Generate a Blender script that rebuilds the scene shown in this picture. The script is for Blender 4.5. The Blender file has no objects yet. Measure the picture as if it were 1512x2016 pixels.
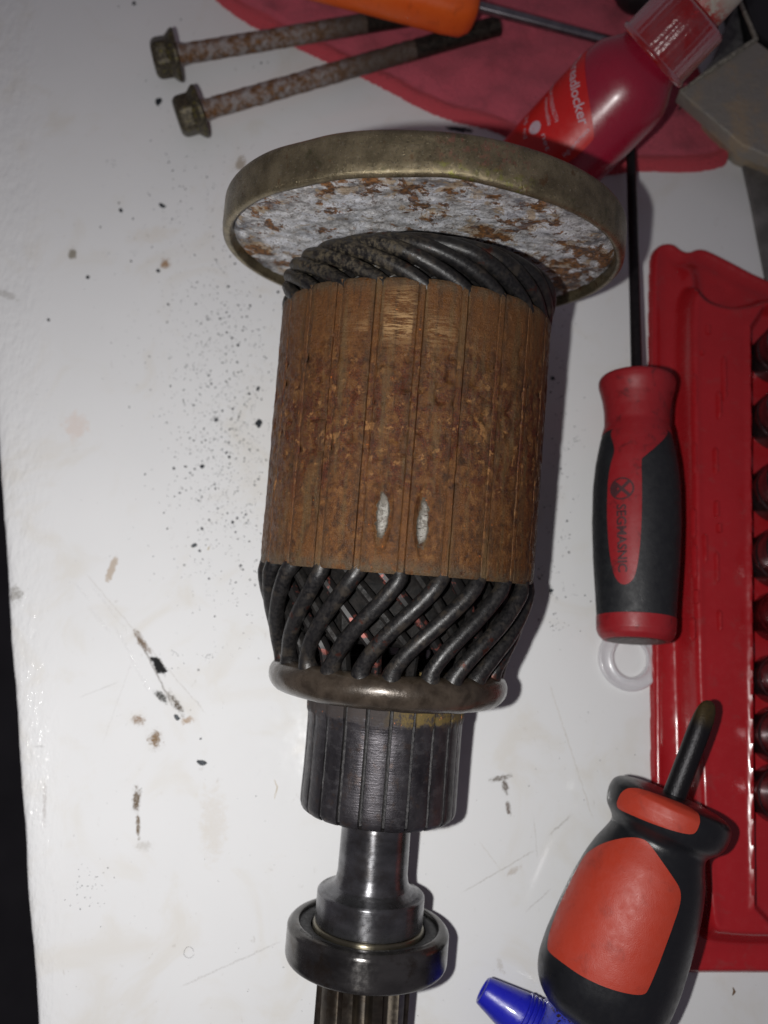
import bpy, math, random
import numpy as np
from mathutils import Vector, Matrix, noise as mnoise
random.seed(7)
S = 0.001                       # everything below is written in millimetres
sc = bpy.context.scene
# ------------------------------------------------------------------ camera
TH, HC, FPX = math.radians(14), 222.5, 1780.0
cam_d = bpy.data.cameras.new('camera')
cam = bpy.data.objects.new('camera', cam_d)
sc.collection.objects.link(cam)
sc.camera = cam
cam_d.sensor_fit = 'VERTICAL'; cam_d.sensor_height = 36; cam_d.sensor_width = 27
cam_d.lens = 36 * FPX / 2016
cam_d.clip_start = 0.005; cam_d.clip_end = 20
cam.location = (0, 0, HC * S)
cam.rotation_euler = (TH, 0, 0)
cam_d.dof.use_dof = True
cam_d.dof.focus_distance = 0.172
cam_d.dof.aperture_fstop = cam_d.lens / 2.1
UP = Vector((0, math.cos(TH), math.sin(TH))); FW = Vector((0, math.sin(TH), -math.cos(TH)))
CP = Vector((0, 0, HC))
# ------------------------------------------------------------------ light: the phone's flash beside the lens, weak room light
w_ = bpy.data.worlds.new('World'); sc.world = w_; w_.use_nodes = True
w_.node_tree.nodes['Background'].inputs[0].default_value = (0.52, 0.46, 0.56, 1)
w_.node_tree.nodes['Background'].inputs[1].default_value = 0.17
ld = bpy.data.lights.new('phone_flash', 'AREA'); ld.shape = 'DISK'; ld.size = 0.005
ld.energy = 0.33; ld.color = (1.0, 0.985, 0.965)
lo = bpy.data.objects.new('phone_flash', ld); sc.collection.objects.link(lo)
lo.location = (CP + Vector((-21, 0, 0)) - UP * 3) * S
lo.rotation_euler = (TH - math.radians(16), math.radians(17), 0)
ld.spread = math.radians(140)
sc.view_settings.view_transform = 'Standard'; sc.view_settings.look = 'None'
sc.view_settings.exposure = 0.0; sc.view_settings.gamma = 1.0

# ------------------------------------------------------------------ helpers
def P(px, py, h):
    "point at height h (mm) above the table that the photograph shows at pixel px,py"
    r = FW + Vector(((px - 756) / FPX, 0, 0)) + UP * ((1008 - py) / FPX)
    return CP + r * ((HC - h) / -r.z)

def nz(x, y, z, k=1.0):
    return mnoise.noise(Vector((x * k, y * k, z * k)))

def tag(o, label=None, cat=None, group=None, kind=None):
    if label: o['label'] = label
    if cat: o['category'] = cat
    if group: o['group'] = group
    if kind: o['kind'] = kind
    return o

def empty(name, mat=None, parent=None):
    o = bpy.data.objects.new(name, None); sc.collection.objects.link(o)
    o.empty_display_size = 0.01
    if mat is not None:
        m = mat.copy(); m.translation = m.translation * S; o.matrix_world = m
    if parent: o.parent = parent
    return o

class MB:
    def __init__(s): s.v = []; s.f = []
    def add(s, vs, fs):
        b = len(s.v); s.v += [tuple(p) for p in vs]; s.f += [tuple(i + b for i in f) for f in fs]; return b
    def grid(s, rows, closed_u=False, closed_v=False):
        "rows: list of equally long lists of points"
        n = len(rows); m = len(rows[0]); b = len(s.v)
        for r in rows: s.v += [tuple(p) for p in r]
        for i in range(n if closed_u else n - 1):
            for j in range(m if closed_v else m - 1):
                a = b + i * m + j; c = b + i * m + (j + 1) % m
                d = b + ((i + 1) % n) * m + (j + 1) % m; e = b + ((i + 1) % n) * m + j
                s.f.append((a, c, d, e))
        return b
    def cap(s, ring, flip=False):
        b = len(s.v); s.v += [tuple(p) for p in ring]
        idx = list(range(b, b + len(ring)))
        s.f.append(tuple(reversed(idx)) if flip else tuple(idx))
    def build(s, name, mat=None, parent=None, smooth=True, angle=35, attr=None):
        me = bpy.data.meshes.new(name)
        me.from_pydata([(x * S, y * S, z * S) for x, y, z in s.v], [], s.f)
        if mat: me.materials.append(mat)
        if attr:
            for an, vals in attr.items():
                at = me.attributes.new(an, 'FLOAT', 'POINT'); at.data.foreach_set('value', vals)
        me.update()
        if smooth:
            me.shade_smooth(); me.set_sharp_from_angle(angle=math.radians(angle))
        o = bpy.data.objects.new(name, me); sc.collection.objects.link(o)
        if parent: o.parent = parent
        return o

def lathe(prof, n=64, mod=None, mb=None, p0=0.0, p1=360.0):
    "profile of (s, r) turned about local X; phi 0 = +Z, 90 = +Y"
    mb = mb or MB()
    full = abs(p1 - p0 - 360) < 1e-6
    rows = []
    for s_, r in prof:
        row = []
        for j in range(n if full else n + 1):
            ph = math.radians(p0 + (p1 - p0) * j / n)
            ss, rr = (s_, r) if mod is None else mod(s_, r, ph)
            row.append((ss, rr * math.sin(ph), rr * math.cos(ph)))
        rows.append(row)
    mb.grid(rows, closed_v=full)
    return mb

def rnd(prof, r=0.4, k=3):
    "rounds the corners of an open profile"
    out = [prof[0]]
    for i in range(1, len(prof) - 1):
        a, b, c = Vector(prof[i - 1]), Vector(prof[i]), Vector(prof[i + 1])
        d1, d2 = (a - b), (c - b)
        l = min(r, d1.length * .45, d2.length * .45)
        if l < 1e-4: out.append(prof[i]); continue
        q0 = b + d1.normalized() * l; q2 = b + d2.normalized() * l
        for j in range(k + 1):
            t = j / k
            out.append(tuple(q0 * (1 - t) ** 2 + b * 2 * t * (1 - t) + q2 * t * t))
    out.append(prof[-1]); return out

def tube(path, rad, n=10, mb=None, ends=True, flat=1.0):
    mb = mb or MB(); pts = [Vector(p) for p in path]; N = len(pts)
    t = [(pts[min(i + 1, N - 1)] - pts[max(i - 1, 0)]).normalized() for i in range(N)]
    nrm = t[0].orthogonal().normalized()
    rows = []
    for i in range(N):
        nrm = (nrm - t[i] * nrm.dot(t[i])).normalized(); bn = t[i].cross(nrm)
        r = rad[i] if isinstance(rad, (list, tuple)) else rad
        rows.append([pts[i] + nrm * r * math.cos(a) + bn * r * flat * math.sin(a)
                     for a in [2 * math.pi * j / n for j in range(n)]])
    mb.grid(rows, closed_v=True)
    if ends: mb.cap(rows[0], True); mb.cap(rows[-1])
    return mb

def frame(p0, p1):
    "local X from p0 to p1, Z as upright as can be"
    p0, p1 = Vector(p0), Vector(p1)
    x = (p1 - p0).normalized(); z = (Vector((0, 0, 1)) - x * x.z).normalized(); y = z.cross(x)
    m = Matrix((x, y, z)).transposed().to_4x4(); m.translation = p0
    return m

def poly_sd(X, Y, poly):
    "signed distance (positive inside) of numpy points to a polygon"
    d = np.full(X.shape, 1e9); ins = np.zeros(X.shape, bool); n = len(poly)
    for i in range(n):
        x0, y0 = poly[i]; x1, y1 = poly[(i + 1) % n]
        ex, ey = x1 - x0, y1 - y0; L = ex * ex + ey * ey + 1e-12
        t = np.clip(((X - x0) * ex + (Y - y0) * ey) / L, 0, 1)
        d = np.minimum(d, np.hypot(X - x0 - t * ex, Y - y0 - t * ey))
        c = ((y0 > Y) != (y1 > Y)) & (X < (x1 - x0) * (Y - y0) / (y1 - y0 + 1e-12) + x0)
        ins ^= c
    return np.where(ins, d, -d)

def smooth_poly(pts, it=3):
    for _ in range(it):
        q = []
        for i in range(len(pts)):
            a, b = Vector(pts[i]), Vector(pts[(i + 1) % len(pts)])
            q += [tuple(a * .75 + b * .25), tuple(a * .25 + b * .75)]
        pts = q
    return pts

def sstep(a, b, x):
    t = np.clip((x - a) / (b - a), 0, 1); return t * t * (3 - 2 * t)

def field(x0, x1, y0, y1, res, hf, cut):
    "height field z = hf(X, Y); cells wholly at or under cut are dropped"
    nx, ny = int((x1 - x0) / res) + 1, int((y1 - y0) / res) + 1
    X, Y = np.meshgrid(np.linspace(x0, x1, nx), np.linspace(y0, y1, ny))
    Z = hf(X, Y); keep = Z > cut
    c = keep[:-1, :-1] | keep[1:, :-1] | keep[:-1, 1:] | keep[1:, 1:]
    need = np.zeros(Z.shape, bool)
    for a in (0, 1):
        for b in (0, 1): need[a:ny - 1 + a, b:nx - 1 + b] |= c
    idx = -np.ones(Z.shape, int); idx[need] = np.arange(need.sum())
    mb = MB(); mb.v = list(zip(X[need].tolist(), Y[need].tolist(), Z[need].tolist()))
    J, I = np.nonzero(c)
    mb.f = list(zip(idx[J, I].tolist(), idx[J, I + 1].tolist(), idx[J + 1, I + 1].tolist(), idx[J + 1, I].tolist()))
    return mb

def text_mb(s, size, fn, mb=None, bold=0.0, sub=0):
    "flat lettering; fn maps each (x, y) of the text to a point"
    cu = bpy.data.curves.new('lettering', 'FONT'); cu.body = s; cu.size = size; cu.offset = bold
    cu.align_x = 'LEFT'; cu.align_y = 'CENTER'; cu.resolution_u = 3
    ob = bpy.data.objects.new('lettering', cu); sc.collection.objects.link(ob)
    me = ob.to_mesh(); mb = mb or MB()
    mb.add([fn(v.co.x, v.co.y) for v in me.vertices], [tuple(p.vertices) for p in me.polygons])
    ob.to_mesh_clear(); bpy.data.objects.remove(ob); bpy.data.curves.remove(cu)
    return mb

def hit(m_, rf, px, py, s0, s1):
    "where the sight line through a photograph pixel meets the turned body r = rf(s) placed by frame m_; gives (s, degrees)"
    im = m_.inverted(); r = FW + Vector(((px - 756) / FPX, 0, 0)) + UP * ((1008 - py) / FPX)
    o = im @ CP; d = im.to_3x3() @ r; best = None
    for i in range(1400):
        t = 120 + i * .1; p = o + d * t; q = math.hypot(p.y, p.z)
        s_ = min(max(p.x, s0), s1); e = q - rf(s_)
        if best is None or e < best[0]: best = (e, s_, math.degrees(math.atan2(p.y, p.z)))
        if e <= 0: break
    return best[1], best[2]

# ------------------------------------------------------------------ material builder (coordinates in millimetres)
class M:
    def __init__(s, name):
        s.m = bpy.data.materials.new(name); s.m.use_nodes = True
        s.t = s.m.node_tree; s.p = s.t.nodes['Principled BSDF']
        tc = s.t.nodes.new('ShaderNodeTexCoord')
        s.mm = s.vm('SCALE', tc.outputs['Object'], 1000.0)
        s.h = None
    def lk(s, v, i):
        if isinstance(v, bpy.types.NodeSocket): s.t.links.new(v, i)
        elif isinstance(v, (tuple, list)): i.default_value = tuple(v) + ((1,) if len(v) == 3 and i.type == 'RGBA' else ())
        else: i.default_value = v
    def vm(s, op, a, b):
        n = s.t.nodes.new('ShaderNodeVectorMath'); n.operation = op; s.lk(a, n.inputs[0])
        s.lk(b, n.inputs['Scale'] if op == 'SCALE' else n.inputs[1]); return n.outputs[0]
    def st(s, x, y, z): return s.vm('MULTIPLY', s.mm, (x, y, z))
    def sep(s, v=None):
        n = s.t.nodes.new('ShaderNodeSeparateXYZ'); s.lk(v or s.mm, n.inputs[0]); return n.outputs
    def noise(s, sc_=1.0, det=4, ro=.55, v=None, dist=0.0):
        n = s.t.nodes.new('ShaderNodeTexNoise'); s.lk(v or s.mm, n.inputs['Vector'])
        n.inputs['Scale'].default_value = sc_; n.inputs['Detail'].default_value = det
        n.inputs['Roughness'].default_value = ro; n.inputs['Distortion'].default_value = dist
        return n.outputs[0]
    def vor(s, sc_=1.0, v=None, feat='F1', out=0, rnd_=1.0):
        n = s.t.nodes.new('ShaderNodeTexVoronoi'); n.feature = feat; s.lk(v or s.mm, n.inputs['Vector'])
        n.inputs['Scale'].default_value = sc_; n.inputs['Randomness'].default_value = rnd_
        return n.outputs[out]
    def ramp(s, x, stops):
        n = s.t.nodes.new('ShaderNodeValToRGB'); s.lk(x, n.inputs[0]); e = n.color_ramp.elements
        while len(e) < len(stops): e.new(.5)
        for i, (p, c) in enumerate(stops):
            e[i].position = p; e[i].color = (c, c, c, 1) if not isinstance(c, tuple) else c + (1,)
        return n.outputs[0]
    def mix(s, f, a, b, mode='MIX'):
        n = s.t.nodes.new('ShaderNodeMix'); n.data_type = 'RGBA'; n.blend_type = mode
        s.lk(f, n.inputs[0]); s.lk(a, n.inputs[6]); s.lk(b, n.inputs[7]); return n.outputs[2]
    def ma(s, op, a, b=0.0, clamp=False):
        n = s.t.nodes.new('ShaderNodeMath'); n.operation = op; n.use_clamp = clamp
        s.lk(a, n.inputs[0]); s.lk(b, n.inputs[1]); return n.outputs[0]
    def ss(s, x, a, b):
        n = s.t.nodes.new('ShaderNodeMapRange'); n.interpolation_type = 'SMOOTHSTEP'; s.lk(x, n.inputs[0])
        n.inputs[1].default_value = a; n.inputs[2].default_value = b; return n.outputs[0]
    def attr(s, name):
        n = s.t.nodes.new('ShaderNodeAttribute'); n.attribute_name = name; return n.outputs['Fac']
    def bump(s, h, dist, st=1.0):
        n = s.t.nodes.new('ShaderNodeBump'); s.lk(h, n.inputs['Height']); n.inputs['Distance'].default_value = dist * S
        n.inputs['Strength'].default_value = st
        if s.h is not None: s.lk(s.h, n.inputs['Normal'])
        s.h = n.outputs[0]; s.lk(s.h, s.p.inputs['Normal'])
    def fin(s, col=None, rough=None, metal=None, **kw):
        if col is not None: s.lk(col, s.p.inputs['Base Color'])
        if rough is not None: s.lk(rough, s.p.inputs['Roughness'])
        if metal is not None: s.lk(metal, s.p.inputs['Metallic'])
        for k, v in kw.items(): s.lk(v, s.p.inputs[k.replace('_', ' ')])
        return s.m

# ------------------------------------------------------------------ materials
def mat_paint():
    m = M('white_gloss_paint'); X, Y, Z = m.sep()
    base = m.mix(m.noise(.03, 3), (.66, .665, .67), (.72, .725, .73))
    base = m.mix(m.ma('MULTIPLY', m.ss(m.noise(.05, 5, .6, dist=1.0), .5, .72), .35), base, (.60, .56, .48))
    # fine specks and scuffs
    sp = m.ss(m.noise(1.6, 2, .5), .735, .78)
    base = m.mix(m.ma('MULTIPLY', sp, .5), base, (.18, .17, .16))
    sc1 = m.ss(m.noise(.55, 5, .65, v=m.st(1, .35, 1), dist=.6), .66, .74)
    base = m.mix(m.ma('MULTIPLY', sc1, .28), base, (.28, .24, .19))
    dn = m.noise(.55, 5, .7); fn = m.noise(2.4, 6, .8); grv = 0.0
    def spot(px, py, rx, ry, rot, col, k, lo=.42, hi=.62):
        nonlocal base
        c = P(px, py, 0); r = math.radians(rot)
        dx = m.ma('SUBTRACT', X, c.x); dy = m.ma('SUBTRACT', Y, c.y)
        a = m.ma('ADD', m.ma('MULTIPLY', dx, math.cos(r) / rx), m.ma('MULTIPLY', dy, math.sin(r) / rx))
        b = m.ma('ADD', m.ma('MULTIPLY', dx, -math.sin(r) / ry), m.ma('MULTIPLY', dy, math.cos(r) / ry))
        d = m.ma('SQRT', m.ma('ADD', m.ma('MULTIPLY', a, a), m.ma('MULTIPLY', b, b)))
        d = m.ma('ADD', d, m.ma('MULTIPLY', m.ma('SUBTRACT', dn, .5), 3.0))
        msk = m.ma('SUBTRACT', 1.0, m.ss(d, .25, 1.5))
        tex = m.ss(m.ma('ADD', fn, m.ma('MULTIPLY', m.ma('SUBTRACT', msk, .5), .22)), lo + .04, hi)
        base = m.mix(m.ma('MULTIPLY', msk, min(.30, k * .3)), base, tuple(.55 * c_ + .45 * .6 for c_ in col))
        base = m.mix(m.ma('MULTIPLY', m.ma('MULTIPLY', m.ss(msk, .05, .5), tex), min(1, k * 1.25)), base, col)
    spot(268, 1575, .9, 3.2, 0, (.12, .085, .05), 1.0)
    spot(272, 1625, .5, 3.0, 5, (.16, .12, .08), .9)
    spot(285, 1665, 2.2, 1.2, 0, (.45, .43, .40), .4)
    spot(305, 1455, 1.6, 2.4, 20, (.20, .13, .07), .9)
    spot(272, 1418, 1.4, 1.4, 0, (.25, .17, .11), .7)
    spot(280, 1265, 1.0, 3.4, 35, (.17, .12, .08), .9)
    spot(312, 1310, 1.1, 2.2, 38, (.02, .02, .02), 1.5, .25, .4)
    spot(348, 1385, .8, 3.2, 35, (.09, .07, .05), 1.0)
    spot(318, 1372, 2.2, .9, -40, (.06, .06, .055), 1.0)
    spot(372, 1418, 1.6, .9, 20, (.35, .24, .15), .7)
    spot(220, 1120, .8, 3.0, -18, (.48, .42, .36), .9, .2, .4)
    spot(150, 840, 3.0, 3.5, 0, (.64, .50, .42), .3, .3, .6)
    spot(325, 518, 1.4, 1.6, 0, (.30, .18, .09), .9)
    spot(300, 462, 7, 2.5, 8, (.60, .53, .42), .25, .35, .7)
    spot(474, 322, 1.4, 2.0, 0, (.40, .36, .31), .9, .3, .5)
    spot(143, 500, 1.0, 1.6, 0, (.28, .26, .22), .8, .3, .5)
    spot(12, 580, 4, 1.2, -20, (.40, .39, .37), .5)
    spot(995, 1545, .7, 2.2, 10, (.14, .12, .10), .9)
    spot(1000, 1590, .6, 1.6, 8, (.16, .13, .11), .8)
    spot(985, 1532, 2.6, .7, 12, (.2, .18, .16), .8)
    spot(1010, 1715, 2.0, .7, 30, (.45, .40, .35), .5)
    spot(905, 255, 3.2, .9, -8, (.03, .03, .035), 1.2, .3, .5)
    spot(30, 1170, 2.0, 2.0, 0, (.30, .29, .27), .7)
    spot(420, 1620, 3, 8, 4, (.6, .56, .5), .35, .3, .7)
    spot(525, 860, 10, 22, 0, (.60, .56, .48), .15, .3, .7)
    spot(1185, 1800, .8, 2.0, 0, (.3, .28, .25), .7)
    spot(985, 1900, .7, 2.0, 20, (.45, .42, .38), .4)
    spot(88, 1580, .5, 5, 4, (.45, .43, .42), .5)
    # scratch lines: (from, to, width mm, colour)
    for (ax, ay, bx, by, wd, col, k) in [(165, 1125, 410, 1410, .16, (.45, .43, .40), .7), (265, 1240, 345, 1400, .30, (.12, .10, .08), .8),
            (350, 1945, 560, 1850, .25, (.48, .47, .46), .7), (150, 1375, 240, 1340, .14, (.42, .41, .4), .7), (905, 1760, 1060, 1670, .2, (.40, .38, .35), .7),
            (1080, 1340, 1170, 1620, .2, (.52, .49, .44), .7), (1075, 1650, 1130, 1600, .3, (.35, .33, .30), .7), (1030, 1800, 1090, 1745, .2, (.36, .34, .32), .6),
            (1050, 1600, 1060, 1700, .16, (.45, .43, .4), .6), (940, 1650, 990, 1720, .18, (.5, .47, .42), .6), (60, 1470, 95, 1468, .25, (.15, .14, .13), .8),
            (200, 1470, 260, 1300, .12, (.5, .49, .47), .6), (168, 1185, 226, 1256, .5, None, 1), (172, 1140, 260, 1255, .35, None, 1), (220, 1225, 268, 1300, .45, None, 1), (250, 1280, 300, 1370, .45, None, 1), (140, 1140, 185, 1190, .35, None, 1)]:
        a, b = P(ax, ay, 0), P(bx, by, 0); d = b - a; L = d.length; d /= L
        dx = m.ma('SUBTRACT', X, a.x); dy = m.ma('SUBTRACT', Y, a.y)
        al = m.ma('ADD', m.ma('MULTIPLY', dx, d.x), m.ma('MULTIPLY', dy, d.y))
        ac = m.ma('ADD', m.ma('MULTIPLY', dx, -d.y), m.ma('MULTIPLY', dy, d.x))
        ac = m.ma('ABSOLUTE', m.ma('ADD', ac, m.ma('MULTIPLY', m.ma('SUBTRACT', dn, .5), 1.2)))
        msk = m.ma('MULTIPLY', m.ma('SUBTRACT', 1.0, m.ss(ac, wd * .4, wd)), m.ma('MULTIPLY', m.ss(al, 0, 3), m.ma('SUBTRACT', 1.0, m.ss(al, L - 3, L))))
        if col is None: grv = m.ma('ADD', grv, msk); continue
        base = m.mix(m.ma('MULTIPLY', m.ma('MULTIPLY', msk, m.ss(fn, .35, .6)), k), base, col)
    m.bump(m.noise(.4, 2, .5), .016)
    m.bump(m.noise(2.2, 3, .5, v=m.st(1, .05, 1)), .005)
    m.bump(m.ma('MULTIPLY', grv, m.ramp(m.noise(1.6, 3), [(.4, 0.0), (.6, 1.0)])), .07)
    edge = m.ma('SUBTRACT', 1.0, m.ss(m.ma('ADD', X, m.ma('MULTIPLY', Y, .11)), -86, -74))
    m.bump(m.ma('MULTIPLY', m.noise(.55, 4, .6, v=m.st(1, .45, 1)), edge), .55)
    return m.fin(base, m.ramp(m.noise(.4, 4), [(.3, .07), (.7, .11)]), 0.0, Specular_IOR_Level=.25)

def mat_rust_core():
    m = M('rusty_laminated_steel'); X, Y, Z = m.sep()
    big = m.noise(.16, 5, .6, dist=.5); mid = m.noise(.7, 6, .65); fine = m.noise(4.5, 4, .65)
    col = m.ramp(mid, [(.34, (.022, .010, .006)), (.43, (.060, .027, .011)), (.54, (.098, .045, .016)), (.68, (.150, .080, .030))])
    col = m.mix(m.ma('MULTIPLY', m.ma('MAXIMUM', m.ss(big, .48, .60), m.ma('SUBTRACT', 1.0, m.ss(X, -46, -38))), .8), col, m.mix(m.ss(fine, .35, .65), (.075, .034, .013), (.130, .062, .022)))
    strk = m.noise(.9, 5, .7, v=m.st(.12, 1, 1))
    col = m.mix(m.ma('MULTIPLY', m.ss(strk, .54, .64), .65), col, (.034, .019, .011))
    # pitted middle: dark red patches and ochre flecks
    xw = m.ma('ADD', X, m.ma('MULTIPLY', m.ma('SUBTRACT', m.noise(.10, 4, .6, v=m.vm('ADD', m.mm, (8, 2, 9))), .5), 34))
    midb = m.ma('MULTIPLY', m.ss(xw, -52, -28), m.ma('SUBTRACT', 1.0, m.ss(xw, -26, -2)))
    red = m.ma('MULTIPLY', m.ss(m.noise(.45, 6, .7, v=m.vm('ADD', m.mm, (31, 5, 7))), .47, .56), midb)
    col = m.mix(m.ma('MULTIPLY', red, .85), col, m.mix(m.ss(fine, .4, .6), (.014, .007, .005), (.080, .014, .006)))
    och = m.ma('MULTIPLY', m.ss(m.noise(.42, 7, .70, v=m.vm('ADD', m.mm, (3, 55, 7)), dist=.25), .575, .63), m.ma('ADD', midb, .06))
    col = m.mix(m.ma('MULTIPLY', och, .75), col, m.mix(fine, (.30, .15, .05), (.22, .15, .085)))
    org = m.ss(m.noise(1.1, 5, .7, v=m.vm('ADD', m.mm, (70, 15, 2))), .66, .70)
    col = m.mix(m.ma('MULTIPLY', org, .8), col, (.42, .13, .02))
    # grimy dark ends
    ends = m.ma('MAXIMUM', m.ma('SUBTRACT', 1.0, m.ss(X, -54, -50.5)), m.ss(X, -2.5, .5))
    ends = m.ma('MULTIPLY', ends, m.ss(m.noise(.6, 5, .7), .34, .56))
    col = m.mix(m.ma('MULTIPLY', ends, .85), col, m.mix(fine, (.035, .030, .026), (.10, .085, .065)))
    dk = m.ss(m.noise(2.3, 5, .75, v=m.vm('ADD', m.mm, (3, 3, 60))), .58, .66)
    col = m.mix(m.ma('MULTIPLY', dk, m.ma('ADD', m.ma('MULTIPLY', midb, .5), .35)), col, (.018, .010, .007))
    ll = m.ma('MULTIPLY', m.ss(m.noise(4.5, 3, .6, v=m.st(1, .12, .12)), .58, .66), m.ss(m.noise(.25, 4, .6, v=m.vm('ADD', m.mm, (1, 33, 60))), .50, .62))
    col = m.mix(m.ma('MULTIPLY', ll, .6), col, (.030, .020, .014))
    fs = m.noise(6.0, 5, .8)
    col = m.mix(m.ma('MULTIPLY', m.ss(fs, .54, .64), .45), col, (.022, .013, .009))
    col = m.mix(m.ma('MULTIPLY', m.ma('SUBTRACT', 1.0, m.ss(fs, .36, .45)), .40), col, (.24, .145, .070))
    eg = m.attr('edge')
    col = m.mix(m.ma('MULTIPLY', m.ma('MULTIPLY', eg, m.ss(m.noise(.6, 6, .75, v=m.st(.25, 1, 1)), .40, .58)), .75), col, m.mix(fine, (.020, .013, .009), (.060, .036, .020)))
    tn_ = m.noise(.35, 4, .7, v=m.st(.10, 1, 1)); col = m.mix(m.ma('MULTIPLY', m.ss(tn_, .50, .66), .55), col, m.mix(fine, (.075, .058, .032), (.115, .088, .050)))
    lam = m.noise(3.2, 2, .6, v=m.st(1, .06, .06))
    bare = m.attr('bare'); worn = m.attr('worn')
    wm = m.ma('MULTIPLY', worn, m.ss(m.noise(2.6, 4, .7, v=m.st(1, .10, .10)), .46, .56))
    col = m.mix(m.ma('MULTIPLY', wm, .8), col, (.34, .25, .15))
    bm = m.ss(m.ma('ADD', bare, m.ma('MULTIPLY', m.ma('SUBTRACT', mid, .5), 2.0)), .36, .50)
    line = m.ss(m.noise(5.0, 3, .7, v=m.st(1, .12, .12)), .60, .66)
    steel = m.mix(line, m.mix(m.ss(bare, .45, .95), (.10, .085, .065), m.mix(m.ss(mid, .4, .6), (.20, .185, .16), (.40, .385, .35))), (.05, .035, .025))
    col = m.mix(1.0, col, (1.18, 1.0, .76), 'MULTIPLY')
    col = m.mix(bm, col, steel)
    m.bump(lam, .10); m.bump(m.noise(1.3, 7, .75), .42, .9); m.bump(fine, .12)
    rough = m.mix(bm, m.ramp(m.noise(.9, 5, .7), [(.38, .26), (.58, .60)]), (.32, .32, .32))
    return m.fin(col, rough, m.ma('MULTIPLY', bm, .6), Specular_IOR_Level=.30)

def mat_simple(name, a, b, ns=.8, rough=(.4, .6), metal=0.0, bump=(1.5, .08), st=None, **kw):
    m = M(name); v = m.st(*st) if st else None
    c = m.mix(m.ramp(m.noise(ns, 6, .65, v=v, dist=.3), [(.36, 0.0), (.64, 1.0)]), a, b)
    if bump: m.bump(m.noise(bump[0], 5, .65, v=v), bump[1])
    return m.fin(c, m.ramp(m.noise(ns * 1.7, 4, v=v), [(.35, rough[0]), (.65, rough[1])]), metal, **kw)

def mat_wire():
    m = M('varnished_copper_wire'); X, Y, Z = m.sep()
    f = m.noise(1.5, 5, .65)
    c = m.mix(m.ss(f, .35, .65), (.004, .004, .0045), (.016, .0145, .014))
    c = m.mix(m.ma('MULTIPLY', m.ss(m.noise(.35, 5, .6), .52, .66), .45), c, (.050, .040, .030))
    cu = m.ss(m.noise(.5, 4, .6, v=m.vm('ADD', m.st(.5, .5, .5), (9, 4, 90))), .635, .70)
    c = m.mix(m.ma('MULTIPLY', cu, .22), c, (.22, .06, .035))
    # tan dust caught on the left of the upper end turns
    dst = m.ma('MULTIPLY', m.ma('SUBTRACT', 1.0, m.ss(X, -58, -52)), m.ma('SUBTRACT', 1.0, m.ss(Y, -8, 2)))
    dst = m.ma('MULTIPLY', dst, m.ss(m.noise(.8, 7, .8), .44, .62))
    c = m.mix(m.ma('MULTIPLY', dst, .5), c, (.150, .118, .070))
    m.bump(f, .07)
    return m.fin(c, m.mix(dst, m.ramp(m.noise(.8, 5, .65), [(.38, .33), (.62, .50)]), (.9, .9, .9)), m.ma('MULTIPLY', cu, .7), Specular_IOR_Level=.42)

def mat_plate():
    m = M('corroded_zinc_face'); f = m.noise(2.6, 6, .7); b = m.noise(.30, 5, .65, dist=.6)
    X, Y, Z = m.sep(); rr = m.ma('SQRT', m.ma('ADD', m.ma('MULTIPLY', Y, Y), m.ma('MULTIPLY', Z, Z)))
    cen = m.ma('SUBTRACT', 1.0, m.ss(rr, 31, 38))
    c = m.ramp(m.ma('ADD', m.noise(.28, 10, .66, dist=.4), m.ma('MULTIPLY', cen, .07)), [(.36, (.26, .25, .25)), (.45, (.46, .45, .45)), (.54, (.78, .77, .77)), (.64, (.92, .93, .98))])
    c = m.mix(m.ma('MULTIPLY', m.ss(m.noise(2.2, 4, .7), .52, .66), .55), c, (.22, .20, .19))
    low = m.noise(.085, 3, .5, v=m.vm('ADD', m.mm, (14, 27, 8)))
    tanm = m.ss(m.ma('ADD', m.noise(.20, 8, .70, v=m.vm('ADD', m.mm, (40, 3, 3)), dist=.5), m.ma('MULTIPLY', m.ma('SUBTRACT', low, .5), .4)), .53, .60)
    c = m.mix(m.ma('MULTIPLY', tanm, .75), c, m.mix(f, (.46, .27, .10), (.60, .47, .30)))
    rst = m.ss(m.ma('ADD', m.noise(.25, 8, .70, v=m.vm('ADD', m.mm, (4, 73, 3)), dist=.2), m.ma('ADD', m.ma('MULTIPLY', m.ma('SUBTRACT', low, .5), .5), m.ma('MULTIPLY', m.ss(Y, 18, 42), .07))), .545, .585)
    c = m.mix(m.ma('MULTIPLY', rst, .95), c, m.mix(m.ss(m.noise(.9, 5, .7), .4, .6), (.060, .025, .010), (.34, .14, .03)))
    gry = m.ss(m.ma('SUBTRACT', m.noise(.16, 8, .72, v=m.vm('ADD', m.mm, (4, 7, 88))), m.ma('MULTIPLY', cen, .07)), .53, .61)
    c = m.mix(m.ma('MULTIPLY', gry, .75), c, m.mix(f, (.07, .075, .085), (.20, .20, .21)))
    bl = m.ss(m.noise(.14, 8, .75, v=m.vm('ADD', m.mm, (90, 7, 8))), .54, .60)
    c = m.mix(m.ma('MULTIPLY', bl, .42), c, m.mix(m.ss(f, .4, .6), (.10, .11, .14), (.36, .38, .44)))
    c = m.mix(m.ma('MULTIPLY', m.ss(m.noise(1.3, 6, .75, v=m.vm('ADD', m.mm, (9, 37, 8))), .56, .61), .8), c, (.10, .05, .025))
    m.bump(m.noise(.6, 9, .72), .9); m.bump(f, .22)
    return m.fin(c, .72, .05)

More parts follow.
